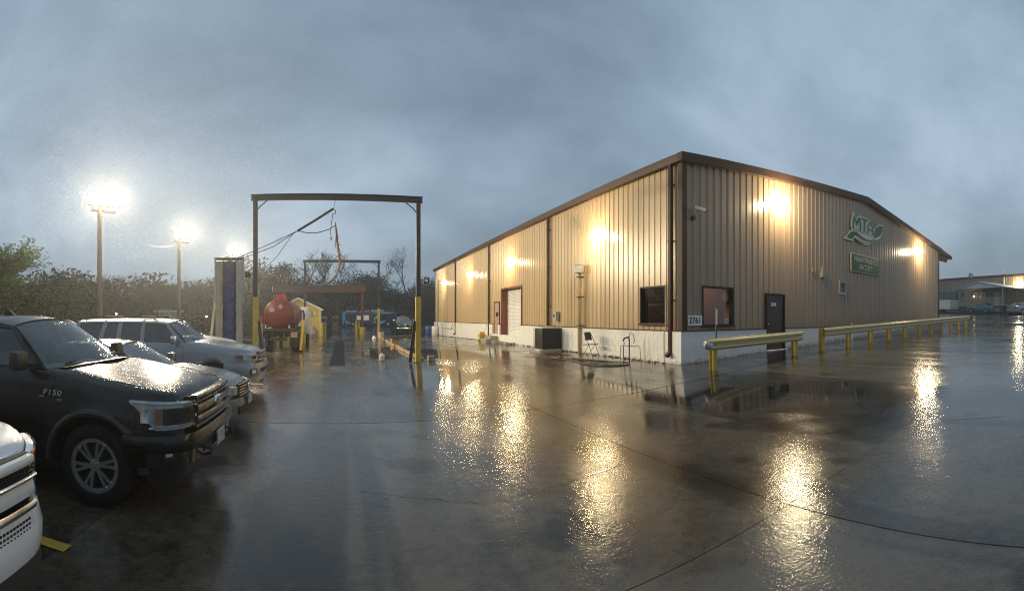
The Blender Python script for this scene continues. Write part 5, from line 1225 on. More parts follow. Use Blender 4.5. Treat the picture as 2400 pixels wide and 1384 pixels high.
# ---- grey sedan between them, and a white car beyond the silver one
P_GRY = paint('wet_grey_paint', (.10, .107, .115), drops=.3, rough=.22, metal=.3); G_SED = glass('sedan_windscreen', (.50, .56, .54), .14, .05, drops=.2, dscale=70)
S3 = dict(L=4.8, W=.91, rc=.52, rr=.3, bow=.10, sill=.26, axles=[(-.95, .325, .385), (-3.7, .325, .385)], sh=[(0, .72), (.12, .78), (.35, .83), (1.0, .93), (1.5, .97), (3.4, 1.0), (4.8, 1.0)],
          top=[(0, .76), (.1, .84), (.3, .90), (.8, .98), (1.3, 1.04), (2, 1.05), (4.0, 1.08), (4.8, 1.02)], cowl=-1.26, deck=-4.1, ub=.18, floor=.42, flare=.02, crease=.72,
          segs=[(-1.42, -2.12, 'P'), (-1.62, -2.22, 'G'), (-2.52, -2.58, 'P'), (-2.62, -2.66, 'G'), (-3.5, -3.25, 'P'), (-4.0, -3.4, 'E')], yr=.62, zr=[(2.1, 1.375), (2.6, 1.42), (3.4, 1.38)], crown=.06, wbow=.22, rbow=.10)
sd_ = thing('sedan', 'low grey sedan tucked between the black pickup and the silver car', 'car', (-1.80, 8.2, 0))
build_body(S3, P_GRY, sd_); cabin(S3, P_GRY, G_SED, sd_, G_TINT); seats(sd_, S3, (-2.2, -3.0))
for xa in (-.95, -3.7): wheel(sd_, xa, -.80, .325, .21, .21, 5, M_RIMS, M_RIMS, True, -1); wheel(sd_, xa, .80, .325, .21, .21, 5, M_RIMS, M_RIMS, True, 1)
front(sd_, S3, P_GRY, (.62, .78), s_in=.48, s_out=1.16)
wrap(S3, -.45, .45, .58, .78, .03, .05, M_UNDER, sd_, 'grille_opening')
for z in (.60, .645, .69, .735): wrap(S3, -.45, .45, z, z + .018, .05, .03, M_CHROME, sd_, 'grille_bar')
mb = MB(); mb.lathe([(.055, .175), (.065, .18), (.075, .175), (.065, .165)], 20, 'x', (0, 0, .69)); mb.box((.175, 0, .69), (.01, .10, .03)); mb.obj('emblem', M_CHROME, sd_, True)
wrap(S3, -1.35, 1.35, .30, .56, .04, .06, P_GRY, sd_, 'bumper', n=30, tilt=.4); wrap(S3, -.5, .5, .30, .42, .075, .03, M_UNDER, sd_, 'lower_intake'); plate(sd_, .19, 0, .50)
for sg in (1, -1): mirror(sd_, S3, -1.68, 1.0, P_GRY, sg); seam(S3, -1.5, .32, -1.48, .97, sd_, sg)
P_WHT = paint('wet_white_paint', (.72, .73, .74), drops=.25, rough=.22)
S4 = dict(S2); S4['L'] = 4.7; S4['segs'] = [(-1.66, -2.18, 'P'), (-1.84, -2.28, 'G'), (-2.78, -2.80, 'P'), (-2.90, -2.90, 'G'), (-3.75, -3.65, 'P'), (-4.5, -4.3, 'E')]; S4['deck'] = -4.5; S4['axles'] = [(-.95, .385, .46), (-3.7, .385, .46)]
s4 = thing('sport_utility_vehicle', 'white vehicle mostly hidden, its hood just showing beyond the silver one', 'car', (-3.55, 15.4, 0))
build_body(S4, P_WHT, s4); cabin(S4, P_WHT, G_SUV, s4, G_TINT)
for xa in (-.95, -3.7): wheel(s4, xa, -.83, .385, .25, .215, 5, M_RIMS, M_RIMS, False, -1); wheel(s4, xa, .83, .385, .25, .215, 5, M_RIMS, M_RIMS, False, 1)
front(s4, S4, P_WHT, (.86, 1.03)); wrap(S4, -1.45, 1.45, .42, .80, .07, .09, P_WHT, s4, 'bumper', n=30, tilt=.3)

# ---- white sport utility whose nose enters the bottom left corner
S5 = dict(L=5.0, W=1.0, rc=.40, rr=.2, bow=.10, sill=.30, axles=[(-.95, .39, .46), (-3.8, .39, .46)], sh=[(0, 1.02), (.08, 1.06), (.3, 1.10), (1.0, 1.15), (1.6, 1.18), (5, 1.22)],
          top=[(0, 1.04), (.08, 1.10), (.3, 1.16), (.9, 1.22), (1.5, 1.25), (5, 1.25)], cowl=-1.4, deck=-4.8, ub=.24, floor=.5, flare=.02, crease=.85,
          segs=[(-1.55, -2.25, 'P'), (-1.75, -2.35, 'G'), (-2.75, -2.8, 'P'), (-2.85, -2.9, 'G'), (-3.75, -3.65, 'P'), (-4.8, -4.4, 'E')], yr=.70, zr=[(2.2, 1.68), (2.8, 1.73), (4.4, 1.70)], crown=.06, wbow=.22, rbow=.1)
ex = thing('sport_utility_vehicle', 'white sport utility nose with chrome grille bars at the near left corner', 'car', (-1.92, 1.76, 0))
build_body(S5, P_WHT, ex); cabin(S5, P_WHT, G_SUV, ex, G_TINT); seats(ex, S5, (-2.3, -3.2))
for xa in (-.95, -3.8): wheel(ex, xa, -.86, .39, .24, .25, 5, M_RIMS, M_RIMS, True, -1); wheel(ex, xa, .86, .39, .24, .25, 5, M_RIMS, M_RIMS, True, 1)
for sg in (1, -1):
    f = lambda a, b: (a, b) if sg > 0 else (-b, -a)
    fl = lambda pts: [(sg * s, q) for s, q in (pts if sg > 0 else reversed(pts))]
    s0, s1 = f(.66, 1.06); lo, hi = fl([(.66, .80), (.78, .70), (.92, .68), (1.06, .86)]), fl([(.66, .98), (.8, 1.05), (1.06, 1.06)])
    o = wrap(S5, s0, s1, lo, hi, .012, .05, M_LAMPC, ex, 'headlight', n=18); q = wrap(S5, s0, s1, lo, hi, .030, .003, M_CLEAR, ex, 'cover', n=18); q.parent = o
    s0, s1 = f(.70, .82); q = wrap(S5, s0, s1, .93, 1.03, .024, .02, M_AMBER, ex, 'turn_signal'); q.parent = o
    s0, s1 = f(.84, .95); q = wrap(S5, s0, s1, .76, .92, .022, .02, M_CHROME, ex, 'reflector'); q.parent = o
for z0, z1, off, m in ((.985, 1.04, .05, P_WHT), (.90, .93, .07, M_CHROME), (.79, .885, .05, P_WHT), (.715, .765, .075, M_CHROME), (.54, .70, .055, P_WHT)): wrap(S5, -.64, .64, z0, z1, off, .05, m, ex, 'grille_bar', n=16, tilt=.25)
wrap(S5, -.66, .66, .52, 1.04, .012, .05, M_UNDER, ex, 'grille_opening', n=14)
hb_ = MB()
for zz_, s0_, s1_, off in ((.965, .2, .62, .058), (.94, .2, .62, .058), (.66, .1, .60, .062), (.63, .1, .60, .062), (.60, .1, .60, .062)):
    s = s0_
    while s < s1_:
        x, y = contour(S5, s + (.016 if int(zz_ * 1000) % 2 else 0), off); hb_.box((x, y, zz_), (.008, .020, .014)); s += .034
tag(hb_.obj('grille_holes', M_UNDER, ex), kind='stuff')
wrap(S5, -1.45, 1.45, .36, .66, .05, .08, P_WHT, ex, 'bumper', n=36, tilt=.5)
wrap(S5, -1.40, 1.40, .16, .40, .062, .06, mat('grey_cladding', (.03, .027, .024), .6, var=.1), ex, 'lower_cladding', n=30, tilt=.2)
for sg in (1, -1): mirror(ex, S5, -1.8, 1.2, P_WHT, sg)

# ---- dark pickup parked down the lane, facing the camera
P_DGR = paint('dark_green_paint', (.022, .028, .026), drops=0, rough=.25)
S6 = dict(S); S6['powerdome'] = .0
dk = thing('pickup_truck', 'dark pickup with chrome grille parked far down the lane, facing the camera', 'pickup truck', (7.0, 53.0, zg(7, 53)), -PI / 2)
build_body(S6, P_DGR, dk); cabin(S6, P_DGR, glass('dark_pickup_screen', (.3, .36, .38), .25, .05), dk, G_TINT)
for xa in (-.93, -4.55):
    for sg in (-1, 1): wheel(dk, xa, sg * .865, .415, .25, .22, 5, M_RIMS, M_RIMD, False, sg)
wrap(S6, -.50, .50, .74, 1.10, .02, .05, M_UNDER, dk, 'grille_opening')
for z0, z1 in ((1.05, 1.12), (.90, .95), (.72, .78)): wrap(S6, -.55, .55, z0, z1, .06, .05, M_CHROME, dk, 'grille_bar')
for s_ in (-.55, -.03, .50): wrap(S6, s_, s_ + .06, .72, 1.1, .065, .05, M_CHROME, dk, 'grille_bar', n=2)
wrap(S6, -1.3, 1.3, .46, .66, .10, .10, M_CHROME, dk, 'bumper', n=24, tilt=.3); front(dk, S6, P_DGR, (.86, 1.04), s_in=.60, s_out=1.15)
for sg in (1, -1): mirror(dk, S6, -1.72, 1.4, M_CHROME, sg)
mb = MB(); mb.ab((-2.3, -.3, 1.93), (-2.25, .3, 2.0)); mb.obj('roof_marker_lights', M_AMBER, dk)
# ------------------------------------------------------------------ red tanker truck seen from behind
M_TRED = mat('tanker_red', (.19, .019, .011), .42, var=.10, vscale=1.5); M_TRED2 = mat('bright_red', (.5, .03, .02), .4); M_PINKS = mat('faded_placard', (.60, .34, .30), .5)
tx_, ty_ = -3.62, 27.0; tz_ = zg(tx_, ty_) + .16
tk = thing('tanker_truck', 'red tanker truck seen from behind at the left of the wash lane', 'truck', (tx_, ty_, tz_))
mb = MB(); c = (0, 0, 1.90); r = .86
mb.lathe([(0, -.20), (.25, -.19), (.5, -.14), (.7, -.05), (.82, .04), (r, .14), (r, 5.8), (.6, 6.05), (0, 6.1)], 36, 'y', c); mb.obj('tank', M_TRED, tk, True, 30)
mb = MB(); mb.lathe([(r + .012, .10), (r + .025, .12), (r + .025, .18), (r + .012, .2)], 36, 'y', c); mb.obj('band', M_TRED2, tk, True); mb = MB(); mb.lathe([(r + .012, 3.0), (r + .02, 3.0), (r + .02, 3.1), (r + .012, 3.1)], 36, 'y', c); mb.obj('band', M_TRED2, tk, True)
mb = MB(); mb.cyl((.05, .8, 2.7), (.05, .8, 2.98), .28, n=18); mb.lathe([(.30, 0), (.30, .04), (0, .08)], 18, 'z', (.05, .8, 2.98)); mb.obj('manhole', M_TRED2, tk, True)
mb = MB(); mb.tube([(-.35, .5, 2.7), (-.3, .5, 3.0), (.0, .5, 3.05), (.3, .5, 3.05), (.3, .5, 2.72)], .03); mb.tube([(-.1, .3, 2.72), (-.12, .3, 2.95)], .05); mb.tube([(.22, .35, 2.75), (.24, .35, 3.08), (.30, .35, 3.10)], .045); mb.obj('valve_pipes', M_TRED2, tk, True)
MB().tube([(-.62, .3, 2.5), (-.66, .3, 2.62), (-.5, .3, 2.8)], .02).obj('handrail', M_RUST, tk, True); MB().tube([(.6, .3, 2.52), (.66, .3, 2.6), (.62, .3, 2.75), (.45, .3, 2.85)], .02).obj('handrail', M_RUST, tk, True)
mb = MB(); R45 = Matrix.Rotation(PI / 4, 3, 'Y'); mb.box((.12, -.215, 2.34), (.235, .012, .235), R45); pl_ = mb.obj('placard', M_PINKS, tk)
mb = MB(); mb.box((.12, -.223, 2.34), (.20, .004, .20), R45); mb.obj('placard_border', mat('placard_red', (.45, .10, .08), .5), pl_); mb = MB(); mb.box((.12, -.227, 2.34), (.15, .003, .15), R45); mb.obj('placard_field', M_PINKS, pl_)
mb = MB(); mb.ab((-.50, -.20, 2.05), (-.25, -.185, 2.25)); nb = mb.obj('notice', M_WHITE, tk); mb = MB()
for k in range(3): mb.ab((-.47, -.205, 2.08 + k * .055), (-.28, -.2005, 2.105 + k * .055))
mb.obj('notice_print', M_TRED2, nb)
mb = MB(); mb.ab((-1.0, -.25, .98), (1.0, 5.6, 1.10)); mb.ab((-.45, 0, .6), (-.3, 7.5, .98)); mb.ab((.3, 0, .6), (.45, 7.5, .98)); mb.obj('chassis', M_UNDER, tk)
mb = MB(); mb.ab((-1.24, -.32, .94), (1.24, -.22, 1.12)); mb.ab((-.5, -.30, .42), (.5, -.2, .58)); mb.ab((-.42, -.28, .58), (-.34, -.2, .98)); mb.ab((.34, -.28, .58), (.42, -.2, .98)); mb.obj('rear_bumper', M_RUST, tk)
for s in (-1, 1):
    for y in (.75, 2.05):
        for dx in (.78, 1.06):
            mb = MB(); mb.lathe([(.28, -.12), (.47, -.13), (.50, -.09), (.50, .09), (.47, .13), (.28, .12), (.26, .02), (0, .02)], 26, 'x'); o = mb.obj('wheel', M_TYRE, tk, True, 40); o.location = (s * dx, y, .34)
    mb = MB(); mb.ab((s * .62, -.02, .05), (s * 1.24, .0, .72)); mb.obj('mud_flap', M_BLACK, tk)
    mb = MB(); mb.ab((s * .60, -.1, .74), (s * 1.25, 2.9, .80)); mb.obj('fender', M_RUST, tk)
    mb = MB(); mb.ab((s * .8 - .05, -.35, .98), (s * .8 + .05, -.325, 1.06)); mb.obj('tail_light', M_REDL, tk)
for x in (-.95, -.72, .62): mb = MB(); mb.ab((x - .03, -.34, 1.12), (x + .03, -.30, 1.30)); mb.obj('marker', M_WHITE, tk)
mb = MB(); mb.ab((.72, -.36, .62), (1.08, -.34, .90)); nb = mb.obj('warning_plate', M_CREAM, tk); mb = MB()
for k in range(4): mb.ab((.75, -.366, .65 + k * .06), (1.05, -.3605, .68 + k * .06))
mb.obj('plate_print', M_TRED2, nb)
mb = MB(); mb.ab((-1.15, -.1, .45), (-.6, .4, .93), .02); mb.obj('valve_box', M_UNDER, tk); mb = MB(); mb.cyl((-1.05, .2, 1.2), (-1.05, .2, 1.75), .07); mb.obj('extinguisher', M_TRED2, tk, True)
mb = MB(); mb.ab((-1.2, 6.6, .55), (1.2, 9.0, 2.45), .12); mb.ab((-1.15, 9.0, .55), (1.15, 10.2, 1.6), .15); mb.obj('cab', M_WHITE, tk, True)
for s in (-1, 1): mb = MB(); mb.ab((s * 1.38 - .09, 7.9, 1.75), (s * 1.38 + .09, 7.97, 2.25), .02); mb.tube([(s * 1.2, 8, 2.2), (s * 1.38, 7.95, 2.2)], .02); mb.obj('mirror', M_CREAM, tk)
for s in (-1, 1): mb = MB(); mb.lathe([(.28, -.12), (.50, -.1), (.50, .1), (.28, .12), (0, .1)], 24, 'x'); o = mb.obj('wheel', M_TYRE, tk, True); o.location = (s * 1.0, 8.6, .34)
mb = MB(); mb.tube([(1.05, -.1, 1.0), (1.1, -.15, 1.85), (1.2, -.15, 2.05), (1.4, -.15, 2.1), (1.45, -.1, 1.9), (1.4, -.1, .9), (1.32, -.1, .2)], .055, 8); mb.obj('suction_hose', M_HOSE, tk, True)
o = MB().beam((-2.28, 25.9, .1), (-2.12, 25.95, 1.75), .14, .14).obj('leaning_guard', M_YEL, None); tag(o, 'bright yellow guard post leaning beside the red tanker', 'guard post')

# ------------------------------------------------------------------ blue bus at the end of the lane
M_BUS1 = mat('bus_sky_blue', (.15, .58, .78), .25, var=.12, vscale=.5, coat=.4); M_BUS2 = mat('bus_navy', (.02, .065, .19), .22, var=.1, coat=.4); M_BUS3 = mat('bus_pale_blue', (.42, .66, .80), .3, var=.1); M_BGL = mat('bus_glass', (.018, .022, .026), .12, var=.2)
bz = zg(5, 95) + .1
bs = thing('transit_bus', 'blue transit bus with pale wave stripes parked across the end of the lane', 'bus', (5.2, 95, bz))
MB().ab((-5.5, 0, .35), (5.5, 2.5, 2.95), .18).obj('body', M_BUS2, bs, True)
def decal(pts, m, nm, y=-.006, t=.005): MB().prism(pts, -t, Matrix.Translation((0, y, 0))).obj(nm, m, bs)
decal([(-5.3, .45), (-4.9, .40), (-4.95, 1.0), (-4.6, 1.4), (-4.75, 2.4), (-4.2, 2.7), (-1.5, 2.72), (-1.5, 2.88), (-5.2, 2.88)], M_BUS1, 'wave_panel')
decal([(-4.6, .9), (-3.2, .55), (-1.8, .42), (-3.0, .40), (-4.6, .42)], M_BUS1, 'wave_panel'); decal([(-4.7, 1.15), (-3.8, .75), (-2.6, .5), (-3.6, .58), (-4.7, .85)], M_BUS3, 'wave_stripe', -.012)
decal([(.9, .45), (2.6, .42), (3.5, .9), (3.3, 1.15), (2.4, 1.05), (1.2, 1.25), (.8, .9)], M_BUS1, 'wave_panel'); decal([(1.2, .7), (2.4, .6), (3.4, 1.0), (2.5, .8), (1.5, .95)], M_BUS3, 'wave_stripe', -.012)
decal([(.5, 2.75), (2.4, 2.5), (4.6, 2.55), (4.9, 2.7), (3.0, 2.85), (1.2, 2.88)], M_BUS1, 'wave_panel'); decal([(1.0, 2.62), (2.6, 2.45), (4.4, 2.5), (2.8, 2.58)], M_BUS3, 'wave_stripe', -.012); decal([(.8, 1.3), (1.6, 2.2), (2.1, 2.3), (1.5, 1.35)], M_BUS3, 'wave_stripe', -.016)
for k in range(6):
    x = -4.4 + k * 1.42; MB().ab((x, -.010, 1.30), (x + 1.34, -.004, 2.35)).obj('window', M_BGL, bs)
MB().ab((4.3, -.012, .5), (5.1, -.004, 2.5)).obj('door', M_BGL, bs); MB().ab((5.49, .2, 1.1), (5.52, 2.3, 2.7)).obj('windscreen', M_BGL, bs); MB().ab((-1.0, .4, 2.95), (1.0, 2.1, 3.0)).obj('roof_hatch', M_BUS2, bs)
for a, b in ((-4.6, -3.4), (-3.25, -2.0), (-1.7, -1.1), (-.8, .1), (.5, 3.0)): MB().ab((a, .25, 2.951), (b, 2.2, 3.22 if b > 2 else 3.12), .04).obj('roof_pod', M_WHITE, bs)
for x in (-3.1, 3.85):
    mb = MB(); mb.cyl((x, -.008, .5), (x, .3, .5), .62, n=24); mb.obj('wheel_arch', M_UNDER, bs); mb = MB(); mb.lathe([(.27, -.12), (.44, -.13), (.47, -.08), (.47, .1), (.27, .12)], 24, 'y'); o = mb.obj('wheel', M_TYRE, bs, True); o.location = (x, .06, .42)
    mb = MB(); mb.lathe([(.27, -.1), (.22, -.12), (.12, -.06), (0, -.1)], 20, 'y'); mb.obj('rim', M_WHITE, o, True)

# ------------------------------------------------------------------ far workshop with its porch, on the rise to the right
def wallp(px, D): return at(px, HZ, D=D)
A1, A2 = wallp(2170, 81.5), wallp(2480, 66); dv = (A2 - A1).normalized(); ang = math.atan2(dv.y, dv.x); LN = (A2 - A1).length
fz = zg(70, 16) - .1
fb = thing('workshop_building', 'long low taupe metal building far on the right behind a porch', 'building', (A1.x, A1.y, fz), ang)
M_FAR = mat('taupe_far_panel', (.27, .215, .165), .5, var=.06); H1 = 5.55
# local: x along the wall, -y side faces the camera?
side_ = -1
fp = MB(); x = 0; pr_ = []
while x < LN: pr_ += [(x, 0), (x + .18, 0), (x + .22, .04), (x + .30, .04), (x + .34, 0)]; x += .6096
fp.grid([[Vector((min(a, LN), side_ * d, z)) for z in (0, H1)] for a, d in pr_]); fp.obj('front_wall', M_FAR, fb)
MB().ab((0, .01, -1), (LN, 12, H1 - .05)).obj('wall_core', M_FAR, fb)
mb = MB(); mb.ab((-.2, -.25, H1 - .02), (LN, 12, H1 + .02)); mb.ab((-.2, -.3, H1 - .1), (LN, -.05, H1 + .22)); mb.obj('roof_edge', M_TRIM, fb)
def fx(px):     # photo column -> distance along the far wall
    t = (px - VX) / F; d = Vector((math.sin(t), math.cos(t))); n = Vector((-dv.y, dv.x)); k = (A1.x * n.x + A1.y * n.y) / (d.x * n.x + d.y * n.y); q = d * k
    return (q - Vector((A1.x, A1.y))).dot(Vector((dv.x, dv.y)))
for k in range(4):
    a = fx(2200) + k * (fx(2247) - fx(2200)) / 3.2; b = a + (fx(2247) - fx(2200)) / 3.3
    o = MB().ab((a, -.08, 2.35), (b - .05, -.045, 3.55)).obj('window', M_DARK, fb); MB().ab((a + .08, -.095, 2.43), (b - .13, -.081, 3.47)).obj('pane', mat('far_window_glass', (.10, .14, .17), .12, var=.1), o)
MB().ab((fx(2354), -.2, .5), (fx(2354) + .12, -.06, H1 + .9)).obj('stack_pipe', M_WHITE, fb)
def loc(px, off, z): return Vector((A1.x, A1.y, 0)) + Vector((dv.x, dv.y, 0)) * fx(px) + Vector((dv.y, -dv.x, 0)) * off + Vector((0, 0, fz + z))
lamp_at = loc(2391, .08, 4.35)
nx_, ny_ = dv.y, -dv.x
wall_lamp('lit wall lamp on the far taupe building at the right', lamp_at, (nx_, ny_), FAR_W, GABC, M_LENSG, .6)
tag(bpy.data.objects['wall_lamp'], None)
def fxo(px, off):
    t = (px - VX) / F; d = Vector((math.sin(t), math.cos(t))); n = Vector((-dv.y, dv.x)); o2 = Vector((A1.x, A1.y)) + Vector((dv.y, -dv.x)) * off; k = (o2.x * n.x + o2.y * n.y) / (d.x * n.x + d.y * n.y); q = d * k
    return (q - o2).dot(Vector((dv.x, dv.y)))
# satellite dish on the roof edge
t = thing('satellite_dish', 'grey satellite dish at the roof edge above the porch', 'satellite dish', loc(2280, .35, H1 + .05), ang); mb = MB(); mb.lathe([(0, .0), (.3, .05), (.5, .14)], 18, 'y'); mb.M = Matrix.Identity(4); mb.v = [Matrix.Rotation(.5, 3, 'X') @ q + Vector((0, -.2, .25)) for q in mb.v]; mb.obj('reflector', M_LGREY, t, True); MB().tube([(0, .1, -.15), (0, -.15, .2)], .04).obj('arm', M_LGREY, t)
# porch: deck, posts, rail, gabled roof
D0 = 4.2; x0, x1 = fxo(2248, D0), fxo(2350, D0); pw = x1 - x0
po = thing('porch', 'raised porch with white gabled roof and railing on the far building', 'porch', Vector((A1.x, A1.y, fz)) + Vector((dv.x, dv.y, 0)) * x0, ang)
M_DECK = mat('painted_deck_wood', (.40, .37, .26), .6, var=.15); M_SKIRT = mat('green_skirting', (.05, .085, .065), .7, var=.15); M_PROOF = mat('porch_white', (.56, .60, .64), .5, var=.04); pz = 1.25
MB().ab((-.1, -D0, pz - .15), (pw + .1, -.05, pz)).obj('deck', M_DECK, po); MB().ab((0, -D0 + .06, .05), (pw, -D0 + .1, pz - .16)).obj('skirting', M_SKIRT, po)
for xx in (.05, pw / 2 + .1, pw - .15):
    MB().ab((xx, -D0, pz), (xx + .15, -D0 + .15, pz + 2.35)).obj('post', M_DECK, po)
for z in (pz + .95, pz + .12): MB().ab((.2, -D0 + .04, z), (pw - .15, -D0 + .1, z + .09)).obj('rail', M_DECK, po)
bal = MB().ab((0, -.02, 0), (.045, .02, .74)).mesh('baluster', M_DECK); n = int(pw / .16)
for k in range(n):
    xx = .25 + k * (pw - .5) / n; o = link('baluster', bal, po); o.location = (xx, -D0 + .07, pz + .21)
mb = MB(); mb.prism([(-.25, pz + 2.35), (pw + .25, pz + 2.35), (pw / 2, pz + 3.15)], .1, Matrix.Translation((0, -D0 - .25, 0))); mb.obj('gable', M_PROOF, po)
for s in (-1, 1):
    mb = MB(); mb.beam((pw / 2 + s * (pw / 2 + .9), -D0 / 2, pz + 2.30), (pw / 2, -D0 / 2, pz + 3.28), D0 + .9, .09); mb.obj('roof', M_PROOF, po)
for a, b in ((2282, 2293), (2297, 2309)):
    mb = MB(); mb.ab((fx(a) - x0, -.1, pz + .95), (fx(b) - x0, -.06, pz + 2.0)); o = mb.obj('window', M_WHITE, po); MB().ab((fx(a) - x0 + .1, -.115, pz + 1.05), (fx(b) - x0 - .1, -.101, pz + 1.92)).obj('pane', mat('pale_pane', (.35, .36, .38), .15, var=.1), o)
MB().ab((fx(2331) - x0, -.1, pz), (fx(2343) - x0, -.06, pz + 2.05)).obj('door', M_PROOF, po)
lo = loc(2291, .9, pz + 1.42); o = MB().lathe([(0, -.13), (.1, -.09), (.13, 0), (.1, .09), (0, .13)], 14); o = o.obj('porch_lamp', glow('lit_porch_globe', (1, .62, .28), 9), None, True); o.location = lo; tag(o, 'small glowing orange globe lamp under the porch roof', 'lamp'); lamp('bulb', (0, 0, 0), 6, (1, .6, .3), .15, o)
for k in range(2): mb = MB(); mb.ab((pw + .5 + k * 1.5, -1.4, 0), (pw + 1.6 + k * 1.5, -.3, 1.35), .03); o = mb.obj('air_conditioner', M_BLACK, None); o.location = po.location; o.rotation_euler = (0, 0, ang); tag(o, 'dark outdoor cooling unit right of the porch, ' + ('nearest the porch' if k == 0 else 'under the far wall lamp'), 'air conditioner', 'cooling units by the far building')
# things parked before the porch
def place(px, D, z=0): p = at(px, HZ, D=D); return (p.x, p.y, zg(p.x, p.y) + z)
t = thing('box_trailer', 'low white box trailer half hidden behind the gable end', 'trailer', place(2214, 72), ang); MB().ab((-1.9, -.9, .55), (1.9, .9, 1.95), .05).obj('box', M_WHITE, t); mb = MB(); mb.ab((-1.85, -.85, .4), (2.6, .85, .55)); mb.obj('frame', M_BLACK, t)
for x in (-.5, .5): mb = MB(); mb.lathe([(.15, -.1), (.34, -.1), (.34, .1), (.15, .1), (0, .05)], 16, 'y'); o = mb.obj('wheel', M_TYRE, t, True); o.location = (x, -.8, .34)
mb = MB(); mb.ab((-2.5, -.5, .3), (-1.8, .5, .9)); mb.obj('hitch_box', M_BLACK, t)
P_TEA = paint('teal_paint', (.035, .14, .15), drops=0, rough=.3)
def farcar(label, S_, px, D, rz, m, group=None):
    p = place(px, D); o = thing('sedan', label, 'car', p, rz); build_body(S_, m, o); cabin(S_, m, G_SED, o, G_TINT)
    for xa in (-.95, -3.7):
        for sg in (-1, 1): wheel(o, xa, sg * .80, .325, .21, .21, 5, M_RIMS, M_RIMS, False, sg)
    return o
farcar('teal car parked below the porch', S3, 2272, 69, ang + PI, P_TEA)
q = farcar('silver sedan parked at the far right edge, tail towards the camera', S3, 2352, 56.5, -.42, P_SIL); p_ = place(2371, 58); q.location = (p_[0] + 4.8 * math.cos(-.42), p_[1] + 4.8 * math.sin(-.42), p_[2])
for sg in (-1, 1): mb = MB(); mb.box((-4.79, sg * .62, .80), (.05, .30, .14), None, .01); mb.obj('tail_light', mat('dark_tail_lens', (.10, .012, .012), .2), q)
plate(q, -4.81, 0, .72); mb = MB(); mb.ab((-4.86, -.75, .38), (-4.70, .75, .56), .04); mb.obj('bumper', P_SIL, q)
o = MB().ab((-1.2, -.3, 0), (1.2, .3, .7), .03).obj('planter_wall', M_CSTEP, None); o.location = place(2325, 66.5); o.rotation_euler = (0, 0, ang); tag(o, 'low concrete block wall before the porch steps', 'wall')
o = MB().ab((-6, -.15, 0), (7, .15, .25), .02).obj('dock_kerb', M_BLACK, None); o.location = place(2262, 67.5); o.rotation_euler = (0, 0, ang); tag(o, 'long dark kerb on the ground in front of the porch', 'kerb')
# little buildings and yard lights beyond the parked cars
t = thing('small_house', 'pale grey shed standing before the trees behind the second light pole', 'shed', (-20.2, 53, 0), .3); MB().ab((-1.1, -1, 0), (1.1, 1, 2.5)).obj('wall', M_LGREY, t); MB().ab((-1.7, -1.5, 2.5), (1.7, 1.5, 2.72)).obj('roof', M_PROOF, t); MB().ab((-.4, -1.03, 0), (.4, -1.001, 1.9)).obj('door', M_DARK, t)
t = thing('brick_house', 'dark roofed house among the trees right of the bus', 'house', (13.5, 112, .2)); MB().ab((-5, 0, 0), (5, 6, 3.2)).obj('wall', M_CSTEP, t); mb = MB(); mb.prism([(-5.6, 3.1), (5.6, 3.1), (3.2, 5.6), (-3.2, 5.6)], 6.6, Matrix.Translation((0, -.3, 0))); mb.obj('roof', mat('slate_roof', (.035, .045, .055), .6), t)
M_YLT = glow('lit_yard_lamp', (1, .95, .8), 60)
for lab, px, py, D in (('tiny lit yard lamp in front of the trees between the first two poles', 272, 735, 48), ('tiny lit yard lamp just left of the wash brush', 484, 741, 48)):
    p = at(px, py, D=D); t = thing('yard_lamp', lab, 'yard lamp', (p.x, p.y, 0)); MB().cyl((0, 0, 0), (0, 0, p.z - .1), .05).obj('post', M_RUST, t); MB().lathe([(0, -.09), (.09, 0), (0, .09)], 10, 'z', (0, 0, p.z)).obj('globe', M_YLT, t, True)
# ------------------------------------------------------------------ trees
def leafmat(n, c, c2):
    m = mat(n, c, .8, var=.0, vscale=.35, col2=c2, spec=.12); t = m.node_tree; b = t.nodes['Principled BSDF']; src = b.inputs['Base Color'].links[0].from_socket
    tr = t.nodes.new('ShaderNodeBsdfTranslucent'); mx_ = t.nodes.new('ShaderNodeMixShader'); mx_.inputs[0].default_value = .45
    t.links.new(src, tr.inputs[0]); t.links.new(b.outputs[0], mx_.inputs[1]); t.links.new(tr.outputs[0], mx_.inputs[2]); t.links.new(mx_.outputs[0], t.nodes['Material Output'].inputs[0]); return m
M_BARK = mat('wet_bark', (.035, .028, .022), .8, var=.3, vscale=4, bump=.4, bscale=20)
L_NEAR = leafmat('fresh_leaf', (.13, .20, .045), (.21, .27, .07)); L_DARK = leafmat('dark_leaf', (.016, .026, .012), (.035, .048, .020)); L_BRN = leafmat('winter_leaf', (.028, .024, .013), (.048, .040, .021)); L_GRN = leafmat('mid_leaf', (.026, .042, .014), (.050, .070, .022)); L_PINE = leafmat('pine_needle', (.014, .024, .014), (.028, .042, .022))
rnd = random.Random(21)
